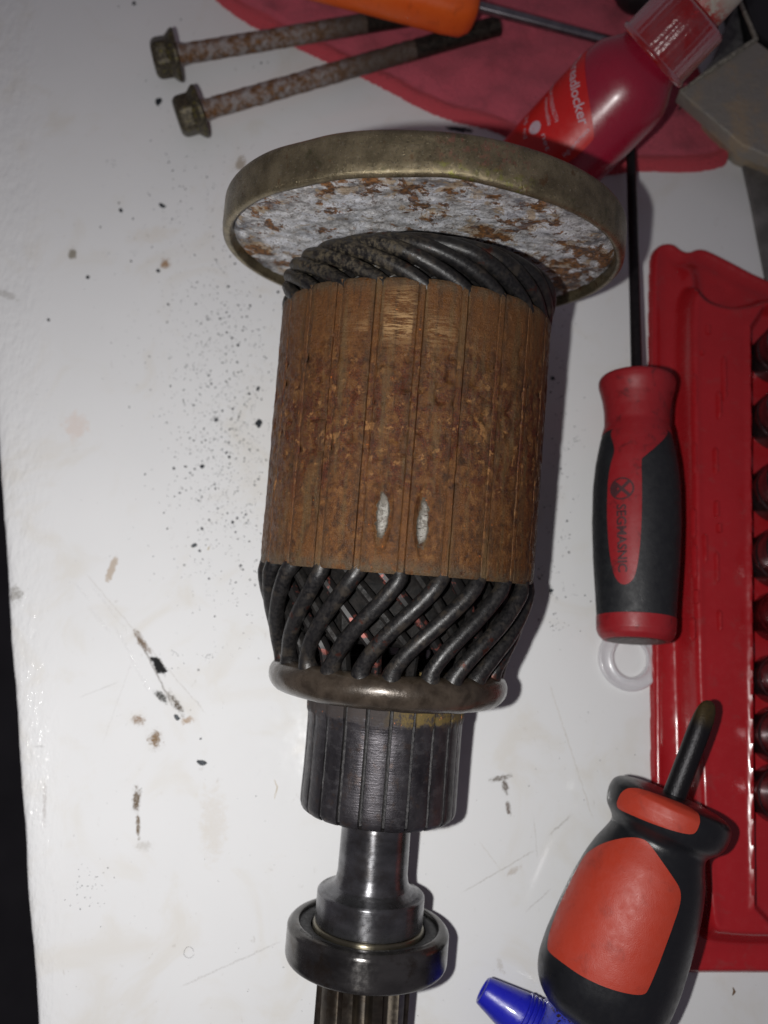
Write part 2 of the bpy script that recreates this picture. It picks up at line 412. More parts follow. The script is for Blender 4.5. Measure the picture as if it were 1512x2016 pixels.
def mat_rim():
    m = M('yellow_passivated_rim'); f = m.noise(3.5, 5, .7); X, Y, Z = m.sep()
    c = m.mix(m.ramp(m.noise(.22, 5, .6), [(.38, 0.0), (.62, 1.0)]), (.17, .140, .085), (.32, .265, .165))
    c = m.mix(m.ma('MULTIPLY', m.ss(m.noise(.35, 6, .7, v=m.vm('ADD', m.mm, (14, 7, 8))), .58, .66), .5), c, (.10, .10, .045))
    c = m.mix(m.ma('MULTIPLY', m.ss(m.noise(.3, 5, .7, v=m.vm('ADD', m.mm, (1, 71, 8))), .60, .66), .7), c, (.15, .075, .030))
    pk = m.ma('MULTIPLY', m.ma('MULTIPLY', m.ss(Y, 0, 3), m.ma('SUBTRACT', 1.0, m.ss(Y, 17, 20))), m.ss(m.noise(.7, 6, .75), .53, .58))
    c = m.mix(m.ma('MULTIPLY', pk, .7), c, m.mix(m.ss(X, -70.5, -69.5), (.34, .15, .11), (.24, .25, .05)))
    c = m.mix(m.ma('MULTIPLY', m.ss(f, .60, .66), .5), c, (.03, .026, .018))
    m.bump(f, .10); m.bump(m.noise(.9, 6, .75), .12)
    c = m.mix(m.ma('MULTIPLY', m.ss(m.noise(3.0, 4, .7, v=m.st(1, .6, .6)), .60, .65), .45), c, (.45, .42, .36))
    return m.fin(c, m.ramp(m.noise(2.2, 5), [(.3, .22), (.7, .42)]), .8)

def mat_comm():
    m = M('worn_commutator_copper'); X, Y, Z = m.sep(); f = m.noise(3.5, 4, .65)
    c = m.mix(m.ramp(m.noise(.22, 5, .6, v=m.st(.5, 1, 1)), [(.34, 0.0), (.66, 1.0)]), (.030, .028, .032), (.075, .070, .076))
    c = m.mix(m.ma('MULTIPLY', m.ss(m.noise(.45, 5, .7, v=m.vm('ADD', m.mm, (5, 5, 50))), .54, .66), .45), c, (.085, .058, .045))
    c = m.mix(m.ma('MULTIPLY', m.ss(m.noise(.5, 6, .75, v=m.vm('ADD', m.st(1, .5, .5), (25, 5, 5))), .52, .62), .4), c, (.13, .125, .13))
    top = m.ma('SUBTRACT', 1.0, m.ss(m.ma('ADD', X, m.ma('MULTIPLY', m.ma('SUBTRACT', m.noise(.7, 5), .5), 5)), 29.5, 31.3))
    c = m.mix(m.ma('MULTIPLY', top, .75), c, m.mix(f, (.012, .010, .010), (.045, .030, .022)))
    ye = m.ma('MULTIPLY', m.ma('MULTIPLY', top, m.ss(m.ma('ADD', Y, m.ma('MULTIPLY', m.noise(.8, 4), 4)), 1.5, 6)), m.ss(m.noise(.55, 6, .75), .40, .52))
    c = m.mix(m.ma('MULTIPLY', ye, .65), c, m.mix(f, (.09, .060, .012), (.24, .165, .035)))
    cu = m.ma('MULTIPLY', m.ss(m.noise(.9, 5, .7, v=m.vm('ADD', m.mm, (50, 5, 5))), .64, .68), top)
    c = m.mix(cu, c, (.7, .22, .07))
    m.bump(m.noise(3, 4, .6, v=m.st(1, .08, .08)), .05); m.bump(m.noise(2.6, 5, .7), .05)
    return m.fin(c, m.mix(top, m.ramp(m.noise(.8, 5), [(.3, .30), (.7, .46)]), (.8, .8, .8)), m.mix(top, (.75,) * 3, (.1,) * 3))

ANI = .25
def mat_steel(name, a=(.10, .10, .105), b=(.20, .20, .21), rough=(.22, .36), grime=.35, metal=.9, axis=(1, .05, .05)):
    m = M(name)
    c = m.mix(m.ramp(m.noise(.25, 4, .55, v=m.st(1, .4, .4)), [(.35, 0.0), (.65, 1.0)]), a, b)
    c = m.mix(m.ma('MULTIPLY', m.ss(m.noise(.16, 6, .66, v=m.vm('ADD', m.mm, (60, 5, 5))), .50, .66), grime), c, (.055, .040, .028))
    m.bump(m.noise(3.0, 4, .7, v=m.st(*axis)), .022)
    tn = m.t.nodes.new('ShaderNodeTangent'); tn.direction_type = 'RADIAL'; tn.axis = 'X'
    m.t.links.new(tn.outputs[0], m.p.inputs['Tangent']); m.p.inputs['Anisotropic'].default_value = .85; m.p.inputs['Anisotropic Rotation'].default_value = ANI
    return m.fin(c, m.ramp(m.noise(1.0, 5), [(.3, rough[0]), (.7, rough[1])]), metal)

def mat_bolt():
    m = M('rusty_plated_bolt'); f = m.noise(2.4, 5, .7)
    c = m.mix(m.ss(m.noise(.42, 8, .78), .40, .58), m.mix(f, (.16, .135, .125), (.40, .38, .38)), m.mix(m.ss(f, .35, .65), (.045, .024, .012), (.24, .105, .030)))
    X, Y, Z = m.sep()
    c = m.mix(m.ma('MULTIPLY', m.ss(X, 32, 52), .85), c, m.mix(f, (.02, .017, .015), (.10, .07, .05)))
    m.bump(m.noise(1.1, 6, .7), .5)
    return m.fin(c, .55, .15)

def mat_head():
    m = M('yellow_zinc_bolt_head'); f = m.noise(1.6, 5, .7)
    c = m.mix(m.ss(f, .4, .62), (.030, .026, .018), (.12, .10, .065))
    c = m.mix(m.ss(m.noise(.8, 4, .6, v=m.vm('ADD', m.mm, (7, 5, 0))), .56, .66), c, (.15, .13, .035))
    m.bump(f, .15)
    return m.fin(c, m.ramp(f, [(.3, .28), (.7, .5)]), .55)

def mat_plastic(name, col, col2=None, rough=.35, dirt=.35, dcol=(.03, .02, .02), ns=.25, bump=.02, **kw):
    m = M(name); c = m.mix(m.noise(.15, 4), col, col2 or col)
    if dirt: c = m.mix(m.ma('MULTIPLY', m.ss(m.noise(ns, 6, .7, dist=.4), .52, .70), dirt), c, dcol)
    c = m.mix(m.ma('MULTIPLY', m.ss(m.noise(1.7, 4, .6), .66, .72), min(1, dirt * .8)), c, dcol)
    if bump: m.bump(m.noise(5, 3), bump); m.bump(m.noise(.3, 2), bump * 2)
    return m.fin(c, m.ramp(m.noise(.6, 5), [(.3, rough * .8), (.7, rough * 1.3)]), 0.0, **kw)

def mat_cloth():
    m = M('red_microfibre'); f = m.noise(3.0, 4, .7)
    c = m.mix(f, (.55, .060, .100), (.86, .160, .220))
    c = m.mix(m.ma('MULTIPLY', m.ss(m.noise(.12, 5, .6), .46, .72), .35), c, (.16, .022, .034))
    c = m.mix(m.ss(m.attr('hem'), .3, .7), c, m.mix(f, (.55, .035, .055), (.82, .100, .130)))
    m.bump(f, .7); m.bump(m.noise(.9, 4, .6), .5)
    return m.fin(c, .95, 0.0, Sheen_Weight=.35, Sheen_Roughness=.5, Sheen_Tint=(.9, .5, .55))

PAINT = mat_paint(); RUST = mat_rust_core(); WIRE = mat_wire(); PLATE = mat_plate(); RIM = mat_rim(); COMM = mat_comm()
STEEL = mat_steel('turned_shaft_steel'); BEAR = mat_steel('bearing_steel', (.055, .053, .052), (.14, .135, .13), (.16, .30), .7)
SPLN = mat_steel('greasy_spline_steel', (.05, .045, .04), (.13, .11, .085), (.3, .5), .8)
SEAL = mat_simple('black_rubber_seal', (.010, .010, .011), (.026, .026, .027), rough=(.45, .65), bump=(4, .05))
RING = mat_simple('brown_varnished_band', (.030, .022, .015), (.068, .052, .038), .3, (.22, .40), .35, (2.0, .05), Coat_Weight=.4, Coat_Roughness=.2)
DARK = mat_simple('oily_dark_insulation', (.004, .004, .004), (.013, .011, .010), rough=(.5, .8), Specular_IOR_Level=.25)
MICA = mat_simple('packed_slot_debris', (.018, .018, .02), (.075, .072, .072), 1.6, (.6, .8), 0.0, (4, .2))
cw = M('chipped_copper_wire'); cwf = cw.ss(cw.noise(.45, 4, .6), .56, .66)
CUW = cw.fin(cw.mix(cwf, (.010, .009, .009), (.15, .045, .036)), .48, cw.ma('MULTIPLY', cwf, .4), Specular_IOR_Level=.3)
BOLT = mat_bolt(); HEAD = mat_head(); CLOTH = mat_cloth()
FLAKE = mat_simple('dark_steel_filing', (.012, .014, .018), (.045, .055, .065), 2, (.3, .5), .4, (5, .1))

# ------------------------------------------------------------------ workbench top
e0, e1 = P(3, 1000, 0), P(72, 2016, 0)
ed = (e0 - e1).normalized(); inn = Vector((ed.y, -ed.x, 0))
prof = [(0, -32), (-.1, -2.2), (0, -1.2), (.3, -.5), (.9, -.12), (1.8, 0.05), (3.4, .14), (5.5, .12), (8, .0), (12, 0), (30, 0), (330, 0)]
mb = MB(); rows = []
for i in range(161):
    t = -180 + 560 * i / 160; wob = .35 * nz(t, 3, 0, .05) + .18 * nz(t, 9, 0, .3)
    rows.append([e1 + ed * t + inn * (d + (wob if d < 5 else 0)) + Vector((0, 0, z + (.10 * nz(t, d, 5, .25) if 1 < d < 7 else 0))) for d, z in prof])
mb.grid(rows)
bench = mb.build('workbench_top', PAINT, smooth=True, angle=80)
tag(bench, 'scratched glossy white painted workbench top that everything lies on', 'workbench')
# ground far below the bench
mb = MB(); mb.grid([[(-2500, -2500, -850), (2500, -2500, -850)], [(-2500, 2500, -850), (2500, 2500, -850)]])
fl = mb.build('floor', mat_simple('dark_concrete', (.02, .02, .022), (.04, .04, .042), .01), smooth=False); tag(fl, kind='structure')
fl['label'] = 'dark floor below the edge of the bench'

# ------------------------------------------------------------------ the armature
d0 = CP + Vector((8.2, 0, 0)) + UP * 55.6 + FW * 198; b0 = CP + Vector((-3.5, 0, 0)) + UP * -89.2 + FW * 188.7
AM = frame(d0, b0); AM.translation = d0 + (b0 - d0).normalized() * 68     # X runs towards the bearing, s = 0 at the core's lower end
arm = empty('starter_armature', AM)
tag(arm, 'rusty starter motor armature with round end plate, end turns, commutator and bearing', 'armature')
def cyl(s_, r, deg):
    a = math.radians(deg); return (s_, r * math.sin(a), r * math.cos(a))

# end plate: passivated rim round a corroded face
def rimmod(s_, r, ph):
    d = math.degrees(ph); d = d - 360 if d > 180 else d
    r2 = r * (1 - .012 * math.exp(-((d + 33) / 7) ** 2)) + .12 * nz(math.sin(ph) * 3, math.cos(ph) * 3, s_ * .1)
    return s_ + .25 * nz(math.sin(ph) * 2, math.cos(ph) * 2, 4) + (.5 * math.exp(-((d - 5) / 9) ** 2) * -1 if s_ > -70 else 0), r2
pl = empty('end_plate', parent=arm)
rp = rnd([(-69.3, 40.9), (-68.0, 41.1), (-67.2, 41.5), (-67.1, 42.3), (-67.6, 43.0), (-69, 43.2), (-74.6, 43.15), (-75.6, 42.5), (-75.9, 40.6), (-75.9, 6)], .5)
lathe(rp, 220, rimmod).build('rim', RIM, pl)
rows = []
for i in range(70):
    r = 8 + (41.3 - 8) * i / 69
    rows.append([(-68.7 + .42 * nz(r * math.sin(a), r * math.cos(a), 1, .35) + .22 * nz(r * math.sin(a), r * math.cos(a), 7, 1.1) - .9 * max(0, min(1, (r - 40.1) / .6)),
                  r * math.sin(a), r * math.cos(a)) for a in [2 * math.pi * j / 300 for j in range(300)]])
mb = MB(); mb.grid(rows, closed_v=True); mb.build('corroded_face', PLATE, pl, angle=180)
lathe(rnd([(-69, 14), (-66, 14), (-65.5, 12), (-62, 11), (-54, 11)], .6), 48).build('hub', DARK, pl)

# laminated core
core = empty('laminated_core', parent=arm)
PITCH = 360 / 22; PH0 = 1.5
lathe([(-53.3, 12), (-53.3, 27.6), (.4, 27.6), (.4, 12)], 88).build('core_body', DARK, core, angle=20)
def tooth(k):
    pc = PH0 + PITCH * (k + .5); pc = (pc + 180) % 360 - 180
    hw = (PITCH - 3.05) / 2; front = abs(pc) < 95
    cut = abs(pc + 6.7) < 4 or abs(pc - 9.7) < 4
    nx, nf = (150, 26) if cut else ((90, 12) if front else (6, 4))
    s0, s1 = -54.2 + .3 * random.random(), 1.0 + .3 * random.random()
    V = []; bare = []; worn = []; edge = []
    def pt(s_, ph, r, out=True):
        b = w = 0.0
        if out and front:
            r += .12 * nz(s_, ph * .5, 1, .5) + .08 * nz(s_, ph * .5, 1, 1.6)
            pit = max(0, nz(s_ * .9, ph * .45, 9, .55) - .10) * max(0, 1 - ((s_ + 30) / 19) ** 2)
            r -= 1.3 * pit
            e = abs(ph - pc) / hw
            r -= .07 * max(0, e - .86) / .14 + .20 * max(0, nz(s_, k * 7, 2, .45)) * max(0, e - .6)
            r -= .35 * max(0, 1 - (s_ - s0) / .6) + .35 * max(0, 1 - (s1 - s_) / .6)
            if cut:
                lf = pc < 0
                cs, cp = (-9.3, -6.6) if lf else (-9.0, 8.6)
                uu = (s_ - cs) / 7.2; vv = math.radians(ph - cp) * 29 / (2.0 * (1 - .12 * uu))
                q = 1 - uu * uu - vv * vv * (1 + .3 * abs(uu))
                if q > 0: r -= 1.25 * q ** .8
                q2 = 1 - (abs(s_ - cs - (-.3 if lf else .6)) / 5.6) ** 2 - ((math.radians(ph - cp) * 29 + .1) / 1.45) ** 2
                b = max(0, min(1, q2 * 1.2))
            w = math.exp(-((s_ + 44.5) / 2.6) ** 2 - ((ph + 3) / 16) ** 2) * (abs(ph - pc) < hw * .8) + .7 * math.exp(-((s_ + 49) / 3.5) ** 2 - ((ph + 5) / 6) ** 2)
        V.append(cyl(s_, r, ph)); bare.append(b); worn.append(w); edge.append(max(0, abs(ph - pc) / hw - .55) / .45)
    n1 = nf + 5
    for i in range(nx + 1):
        s_ = s0 + (s1 - s0) * i / nx
        pt(s_, pc - hw, 27.2, False); pt(s_, pc - hw, 28.3, False)
        for j in range(nf + 1): pt(s_, pc - hw + 2 * hw * j / nf, 29.0)
        pt(s_, pc + hw, 28.3, False); pt(s_, pc + hw, 27.2, False)
    m_ = MB(); m_.v = V
    for i in range(nx):
        for j in range(n1 - 1):
            a = i * n1 + j; m_.f.append((a, a + 1, a + n1 + 1, a + n1))
    m_.f.append(tuple(range(n1))); b_ = nx * n1; m_.f.append(tuple(reversed(range(b_, b_ + n1))))
    m_.build('tooth', RUST, core, angle=42, attr={'bare': bare, 'worn': worn, 'edge': edge})
for k in range(22): tooth(k)
for k in range(22):                                   # slot closing strips, a little lower than the teeth
    pc = PH0 + PITCH * k; rows = []
    for i in range(45):
        s_ = -54 + 54.8 * i / 44
        rows.append([cyl(s_, 28.6 if j in (0, 5) else 28.97 + .17 * nz(s_, j * .5, k, .45), pc + (j - 2.5) * .605 + .14 * nz(s_, k, 3, .35)) for j in range(6)])
    mb = MB(); mb.grid(rows); mb.build('slot_strip', RUST, core)

# end turns next to the plate
ups = empty('upper_end_turns', parent=arm)
lathe(rnd([(-53, 26.5), (-59, 25.6), (-62.3, 22.5), (-63.5, 15), (-63, 10)], 2), 64).build('end_turn_core', DARK, ups)
rw = random.Random(3)
for k in range(22):
    ph0 = PH0 + PITCH * k; pts = []; jit = rw.uniform(-.5, .5); rr = 1.5 + rw.uniform(-.06, .1)
    for i in range(30):
        t = i / 29; a = ph0 + 3 - 74 * t ** 1.05 + jit * 2 * t
        s_ = -52.2 - 10.8 * math.sin(min(1, t * 1.02) * math.pi / 2) ** .8 + .25 * nz(t * 3, k, 0)
        R = 27.3 + .9 * math.sin(t * math.pi) ** .7 - 6.5 * max(0, t - .45) ** 1.5 / .55 ** 1.5 + .25 * nz(t * 4, k, 3)
        pts.append(cyl(s_, R, a))
    tube(pts, [rr * (1.0 if i < 26 else .9) for i in range(30)], 12).build('winding_wire', WIRE, ups)
for k in range(22):                                   # inner conductors glimpsed behind
    ph0 = PH0 + PITCH * (k + .5); pts = [cyl(-52.5 - 7 * t, 25.2, ph0 + 30 * t) for t in [i / 8 for i in range(9)]]
    tube(pts, 1.1, 8).build('inner_wire', CUW if k % 5 == 2 else WIRE, ups)

# end turns next to the commutator
lws = empty('lower_end_turns', parent=arm)
lathe(rnd([(.5, 24.6), (3, 22.5), (9, 20.5), (14.5, 19.8), (15.5, 17.5), (15.5, 12)], 1.0), 64, lambda s_, r, ph: (s_, r + .5 * math.sin(22 * ph) * (s_ > 5))).build('coil_pack', DARK, lws)
rw = random.Random(11)
for k in range(22):
    ph0 = PH0 + PITCH * k; pts = []; rad = []; j1 = rw.uniform(-2.6, 2.6); j2 = rw.uniform(-.5, .5); j3 = rw.uniform(-.05, .05)
    for i in range(30):
        t = i / 29; s_ = -.3 + 22.2 * t
        u = min(1, max(0, (t - .06 - j3) / .84)); q = u * u * (3 - 2 * u) * .38 + u * .62 + .012 * nz(t * 3, k, 5)
        a = ph0 - 31 * q + j1 * t
        R = 27.0 + .75 * min(1, t / .14) - 6.8 * max(0, t - .12) ** 1.25 + j2 * math.sin(t * math.pi)
        pts.append(cyl(s_, R, a)); rad.append(1.56 + 1.0 * max(0, (t - .82) / .18) ** 2 + .18 * math.exp(-((t - .04) / .05) ** 2) + .05 * nz(t * 8, k, 1))
    tube(pts, rad, 14).build('winding_wire', WIRE, lws)
for k in range(22):
    ph0 = PH0 + PITCH * (k + .45); j1 = rw.uniform(-3, 3)
    pts = []
    for i in range(22):
        t = i / 21
        a = ph0 + (34 + j1) * min(1, t / .6); s_ = .5 + 26 * t
        R = 24.6 - 2.2 * min(1, t / .5) - (4.3 * max(0, t - .5) / .5)
        pts.append(cyl(s_, R, a))
    tube(pts, 1.05, 9, flat=1.25).build('inner_wire', CUW if k % 2 else DARK, lws)
# thick band that ties the turns: a torus with slight wobble
mb = MB(); rows = []
for i in range(140):
    a = 2 * math.pi * i / 140; rows.append([])
    for j in range(24):
        b = 2 * math.pi * j / 24
        rm = 3.25 + .14 * nz(3 * math.sin(a), 3 * math.cos(a), j * .1) + .10 * nz(9 * math.sin(a), 9 * math.cos(a), j * .2)
        R = 21.9 + rm * math.cos(b) * 1.02; s_ = 23.6 + rm * math.sin(b) * 1.05
        rows[-1].append((s_, R * math.sin(a), R * math.cos(a)))
mb.grid(rows, True, True); mb.build('tie_band', RING, lws, angle=180)

# commutator
com = empty('commutator', parent=arm)
lathe(rnd([(20, 10), (20, 15.7), (49.8, 15.7), (51.4, 14.6), (51.4, 10), (50.8, 7)], .4), 88).build('moulded_body', DARK, com)
CP0 = -3.4
for k in range(22):
    pc = CP0 + PITCH * k; hw = (PITCH - 2.9) / 2 + random.uniform(-.3, .3); wear = random.uniform(-.10, .10); dp = random.uniform(-.3, .3)
    prf = [(20, 16.75), (26, 16.75), (29.6, 16.7), (30.6, 16.62), (31.3, 16.38 + wear * .5), (33, 16.3 + wear), (38, 16.28 + wear), (43, 16.32 + wear), (47.8, 16.42), (49.6, 16.4), (50.6, 16.1), (51.2, 15.3)]
    rows = []
    for s_, r in prf:
        rows.append([cyl(s_, 15.0, pc - hw + dp)] + [cyl(s_, r - (.10 if j in (0, 6) else 0) + .03 * nz(s_, j, k, .7), pc + dp - hw + 2 * hw * j / 6) for j in range(7)] + [cyl(s_, 15.0, pc + hw + dp)])
    mb = MB(); mb.grid(rows); mb.cap(rows[0]); mb.cap(rows[-1], True); mb.build('commutator_bar', COMM, com, angle=40)
    pm = pc + PITCH / 2 + .35; rows = []
    for i in range(40):
        s_ = 21 + 29.2 * i / 39
        rows.append([cyl(s_, 15.85 + (.32 if j in (1, 2) else 0) + .16 * nz(s_, j * 3, k, 1.2), pm + (j - 1.5) * .72 + .2 * nz(s_, k, 8, .9)) for j in range(4)])
    mb = MB(); mb.grid(rows); mb.build('mica_strip', MICA, com)

# shaft, collar, bearing, spline
lathe(rnd([(48.5, 7.0), (51, 6.95), (52.5, 7.0), (54, 7.25), (58, 7.3), (63.6, 7.35), (65.3, 7.6), (66.2, 8.1), (66.8, 8.9), (67.25, 9.9), (67.5, 10.85), (67.9, 11.25), (73.6, 11.25), (74.0, 11.1), (74.6, 9)], .15), 96,
      lambda s_, r, ph: (s_ + .1 * nz(math.sin(ph) * 2, math.cos(ph) * 2, s_), r)).build('shaft', STEEL, arm, angle=19)
bg = empty('ball_bearing', parent=arm)
lathe(rnd([(74.9, 14.4), (74.0, 14.5), (73.8, 15.0), (73.9, 16.0), (74.7, 16.75), (75.1, 16.9), (80.6, 16.9), (81.4, 16.6), (81.9, 15.6), (81.9, 13)], .35), 128).build('outer_ring', BEAR, bg, angle=19)
lathe([(75.4, 14.8), (74.7, 14.5), (74.55, 14.2), (74.5, 13.4), (74.65, 12.4), (74.9, 12.0)], 96).build('rubber_seal', SEAL, bg)
lathe(rnd([(75.2, 11.75), (74.5, 11.7), (74.15, 11.5), (74.0, 11.0), (75, 10.5)], .2), 96).build('inner_ring', mat_steel('bright_inner_race', (.09, .08, .06), (.20, .18, .13), (.25, .4), .2), bg)
# moulded lettering round the seal and engraved code on the ring, worn and partly legible
mb = MB()
text_mb('RULM-2RS', 1.35, lambda x, y: cyl(74.42, 13.4 + y, -6 + math.degrees(x / 13.4) * 1), mb)
mb.build('seal_lettering', mat_simple('worn_seal_lettering', (.03, .03, .03), (.20, .19, .17), 1.3), bg, smooth=False)
mb = MB()
text_mb('P7310 36', 1.3, lambda x, y: cyl(73.72, 15.15 + y * .75, -62 + math.degrees(x / 15.2)), mb)
mb.build('ring_engraving', mat_simple('dirt_filled_engraving', (.006, .006, .006), (.02, .02, .02)), bg, smooth=False)
mb = MB(); rows = []; NT = 10
for i in range(28):
    s_ = 82 + 42 * i / 27; row = []
    for j in range(NT * 12):
        u = (j % 12) / 12; a = 2 * math.pi * (j / (NT * 12)) + .0032 * (s_ - 82)
        tpl = .5 - .5 * math.cos(2 * math.pi * u); r = 7.6 + 2.1 * min(1, max(0, (tpl - .22) * 2.3))
        if i == 27: r *= .9
        row.append((s_, r * math.sin(a), r * math.cos(a)))
    rows.append(row)
mb.grid(rows, closed_v=True); mb.cap(rows[-1]); mb.build('splined_end', SPLN, arm, angle=50)
lathe([(81.4, 7), (81.3, 13.2), (81.6, 13.4), (81.6, 7)], 48).build('rear_seal', SEAL, bg)

# ------------------------------------------------------------------ through bolts
def through_bolt(p0, p1, label, seed, ln):
    m_ = frame(p0, p1); r = empty('through_bolt', m_)
    tag(r, label, 'bolt', 'rusty long bolts beside the armature')
    mb = MB(); hx = []
    for s_, q in [(-7.2, .72), (-6.9, .86), (-6.2, .97), (-5.4, 1.0), (-2.4, 1.0), (-1.6, 1.0)]:
        row = []
        for j in range(48):
            a = 2 * math.pi * j / 48; d = (a + seed) % (math.pi / 3) - math.pi / 6
            rr = min(5.0 / math.cos(d), 5.55) * q
            row.append((s_, rr * math.sin(a), rr * math.cos(a)))
        hx.append(row)
    mb.grid(hx, closed_v=True); 
    mb.grid([hx[0], [(-7.1, y * .5, z * .5) for _, y, z in hx[0]], [(-6.6, y * .28, z * .28) for _, y, z in hx[0]], [(-6.4, y * .01, z * .01) for _, y, z in hx[0]]], closed_v=True)
    h = mb.build('hex_head', HEAD, r, angle=30)
    lathe(rnd([(-3.4, 4.9), (-2.4, 5.8), (-1.2, 6.9), (-.4, 7.1), (0, 6.7), (.1, 2)], .3), 48).build('flange', HEAD, r)
    def mod(s_, rr, ph): return s_, rr + .16 * nz(s_ * .5, math.sin(ph) * 2, math.cos(ph) * 2 + seed) + .15 * nz(s_ * 1.6, math.sin(ph) * 3, seed)
    lathe([(0 + i * .45, 2.75 if i > 4 else 3.2 - i * .1) for i in range(int(ln * .72 / .45))], 20, mod).build('shank', BOLT, r, angle=60)
    th = []; s_ = ln * .72 - .5
    while s_ < ln: th += [(s_, 2.4), (s_ + .4, 2.85)]; s_ += .8
    th.append((ln + .6, .01)); lathe(th, 20).build('thread', mat_simple('greasy_bolt_thread', (.008, .007, .007), (.07, .055, .045), 1.0, (.25, .5), .4, (2, .2)), r, angle=20)
through_bolt(P(352, 108, 7), P(820, 30, 4.5), 'rusty flanged bolt farther from the end plate, pointing under the orange handle', 1.0, 76)
through_bolt(P(398, 218, 7), P(1010, 42, 4.8), 'rusty flanged bolt nearer to the end plate, with the more golden head', 1.4, 88)

# ------------------------------------------------------------------ red cloth
def cloth(poly_px, bb, label, h0=1.7):
    poly = smooth_poly([tuple(P(x, y, 1)[:2]) for x, y in poly_px], 2)
    hem = []
    def hf(X, Y):
        d = poly_sd(X, Y, poly)
        n1 = np.array([[nz(x, y, 2, .12) for x, y in zip(rx, ry)] for rx, ry in zip(X, Y)])
        n2 = np.array([[nz(x, y, 5, 1.3) for x, y in zip(rx, ry)] for rx, ry in zip(X, Y)])
        z = h0 * np.sqrt(np.clip(1 - (1 - np.clip((d + .35 * n2) / 1.4, 0, 1)) ** 2, 0, 1)) + .45 * np.exp(-((d - 2.3) / 1.1) ** 2) - .35 * np.exp(-((d - 4.6) / .8) ** 2)
        z = z + (n1 * 1.7 + .15 * n2 + .25) * sstep(1, 6, d)
        dd = d + .35 * n2; return np.where(dd < 0, dd * 1.5, z)
    mb = field(*bb, .7, hf, -.6)
    P_ = np.array([v[:2] for v in mb.v]); d = poly_sd(P_[:, 0], P_[:, 1], poly)
    o = mb.build('cleaning_cloth', CLOTH, smooth=True, angle=180, attr={'hem': (1 - sstep(3.6, 4.8, d)).tolist()})
    tag(o, label, 'cloth')
cloth([(395, -30), (470, 35), (600, 98), (740, 160), (860, 228), (1000, 258), (1080, 330), (1180, 345), (1260, 330), (1360, 338), (1440, 322), (1456, 280), (1430, 215), (1360, 120), (1330, -120), (500, -130)],
      (-62, 96, 128, 236), 'red microfibre cleaning cloth lying flat under the bolts, the bottle and the orange tool')

# ------------------------------------------------------------------ orange screwdriver, mostly out of frame
ORG = mat_plastic('orange_plastic', (.78, .10, .012), (.85, .15, .02), .35, .3, (.28, .03, .01))
a_, b_ = P(935, 12, 15), P(1168, 73, 7); m_ = frame(a_, b_); r = empty('orange_screwdriver', m_)
tag(r, 'screwdriver with orange faceted handle and thin steel blade lying across the bolts', 'screwdriver')
mb = MB(); rows = []
for s_, q in [(.4, .40), (.2, .62), (-.6, .80), (-3, .96), (-8, 1.0), (-30, .98), (-60, .97), (-80, .9), (-84, .6), (-85, .05)]:
    rows.append([(s_, 8.6 * q * math.copysign(abs(math.sin(a)) ** .72, math.sin(a)), 7.2 * q * math.copysign(abs(math.cos(a)) ** .72, math.cos(a))) for a in [2 * math.pi * j / 48 for j in range(48)]])
mb.grid(rows, closed_v=True); mb.cap(rows[0]); mb.build('handle', ORG, r, angle=40)
lathe([(0, .01), (0, 1.5), (41, 1.4), (42.5, .7), (43.5, .01)], 24).build('blade', mat_steel('grey_blade_steel', (.20, .19, .21), (.32, .31, .33), (.25, .4), .2), r)

# ------------------------------------------------------------------ red bottle
BODY = mat_plastic('crimson_bottle_plastic', (.36, .013, .040), (.30, .011, .034), .28, .12, (.08, .01, .01), Coat_Weight=.5, Coat_Roughness=.2)
LAB = mat_plastic('bright_red_label', (.60, .016, .014), (.55, .014, .014), .35, .1, (.2, .01, .01))
LTXT = mat_plastic('pale_print', (.62, .46, .50), (.5, .36, .42), .5, .25, (.4, .1, .1))
a_, b_ = P(1076, 326, 13), P(1286, 108, 35); m_ = frame(a_, b_); LB = (b_ - a_).length
r = empty('threadlocker_bottle', m_)
tag(r, 'crimson plastic bottle with red label, ribbed collar and dirty white nozzle', 'bottle')
bp = [(-6.5, .0), (-6.5, .75), (-5.6, .92), (-4, .99), (0, 1.0), (8, 1.0), (LB - 11, 1.0), (LB - 8, .97), (LB - 5.5, .90), (LB - 3, .76), (LB - 1.5, .68), (LB, .63), (LB + 6, .6)]
bp = rnd(bp, 1.6, 4)
def br(s_): return np.interp(s_, [p[0] for p in bp[2:]], [p[1] for p in bp[2:]])
BRY, BRZ = 13.0, 11.5
mb = MB(); rows = [[(s_, BRY * q * math.sin(a), BRZ * q * math.cos(a)) for a in [2 * math.pi * j / 72 for j in range(72)]] for s_, q in bp]
mb.grid(rows, closed_v=True); mb.build('bottle_body', BODY, r, angle=60)
def bs(s_, deg, off=0.12):
    a = math.radians(deg); q = float(br(s_)); return (s_, (BRY * q + off) * math.sin(a), (BRZ * q + off) * math.cos(a))
def patch(outline, fn, c, n=10, edge=None):
    "star-shaped patch on a surface fn(s, deg, off); outline in (s, deg)"
    o2 = smooth_poly(outline, 2); rows = []
    for i in range(n + 1):
        t = i / n; rows.append([fn(c[0] + (a - c[0]) * t, c[1] + (b - c[1]) * t) for a, b in o2])
    if edge: rows.append([fn(a, b, edge) for a, b in o2])
    mb = MB(); mb.grid(rows, closed_v=True); return mb
bh = lambda x, y: hit(m_, lambda q: 12.3 * float(br(q)), x, y, -4, LB)
lb_px = [(985, 262), (1150, 82), (1153, 120), (1158, 190), (1167, 262), (1162, 275), (1112, 322), (1060, 335), (1000, 318)]
lo_ = [bh(x, y) for x, y in lb_px]
patch(lo_, bs, bh(1100, 235), 14, -.1).build('label', LAB, r)
mb = MB()
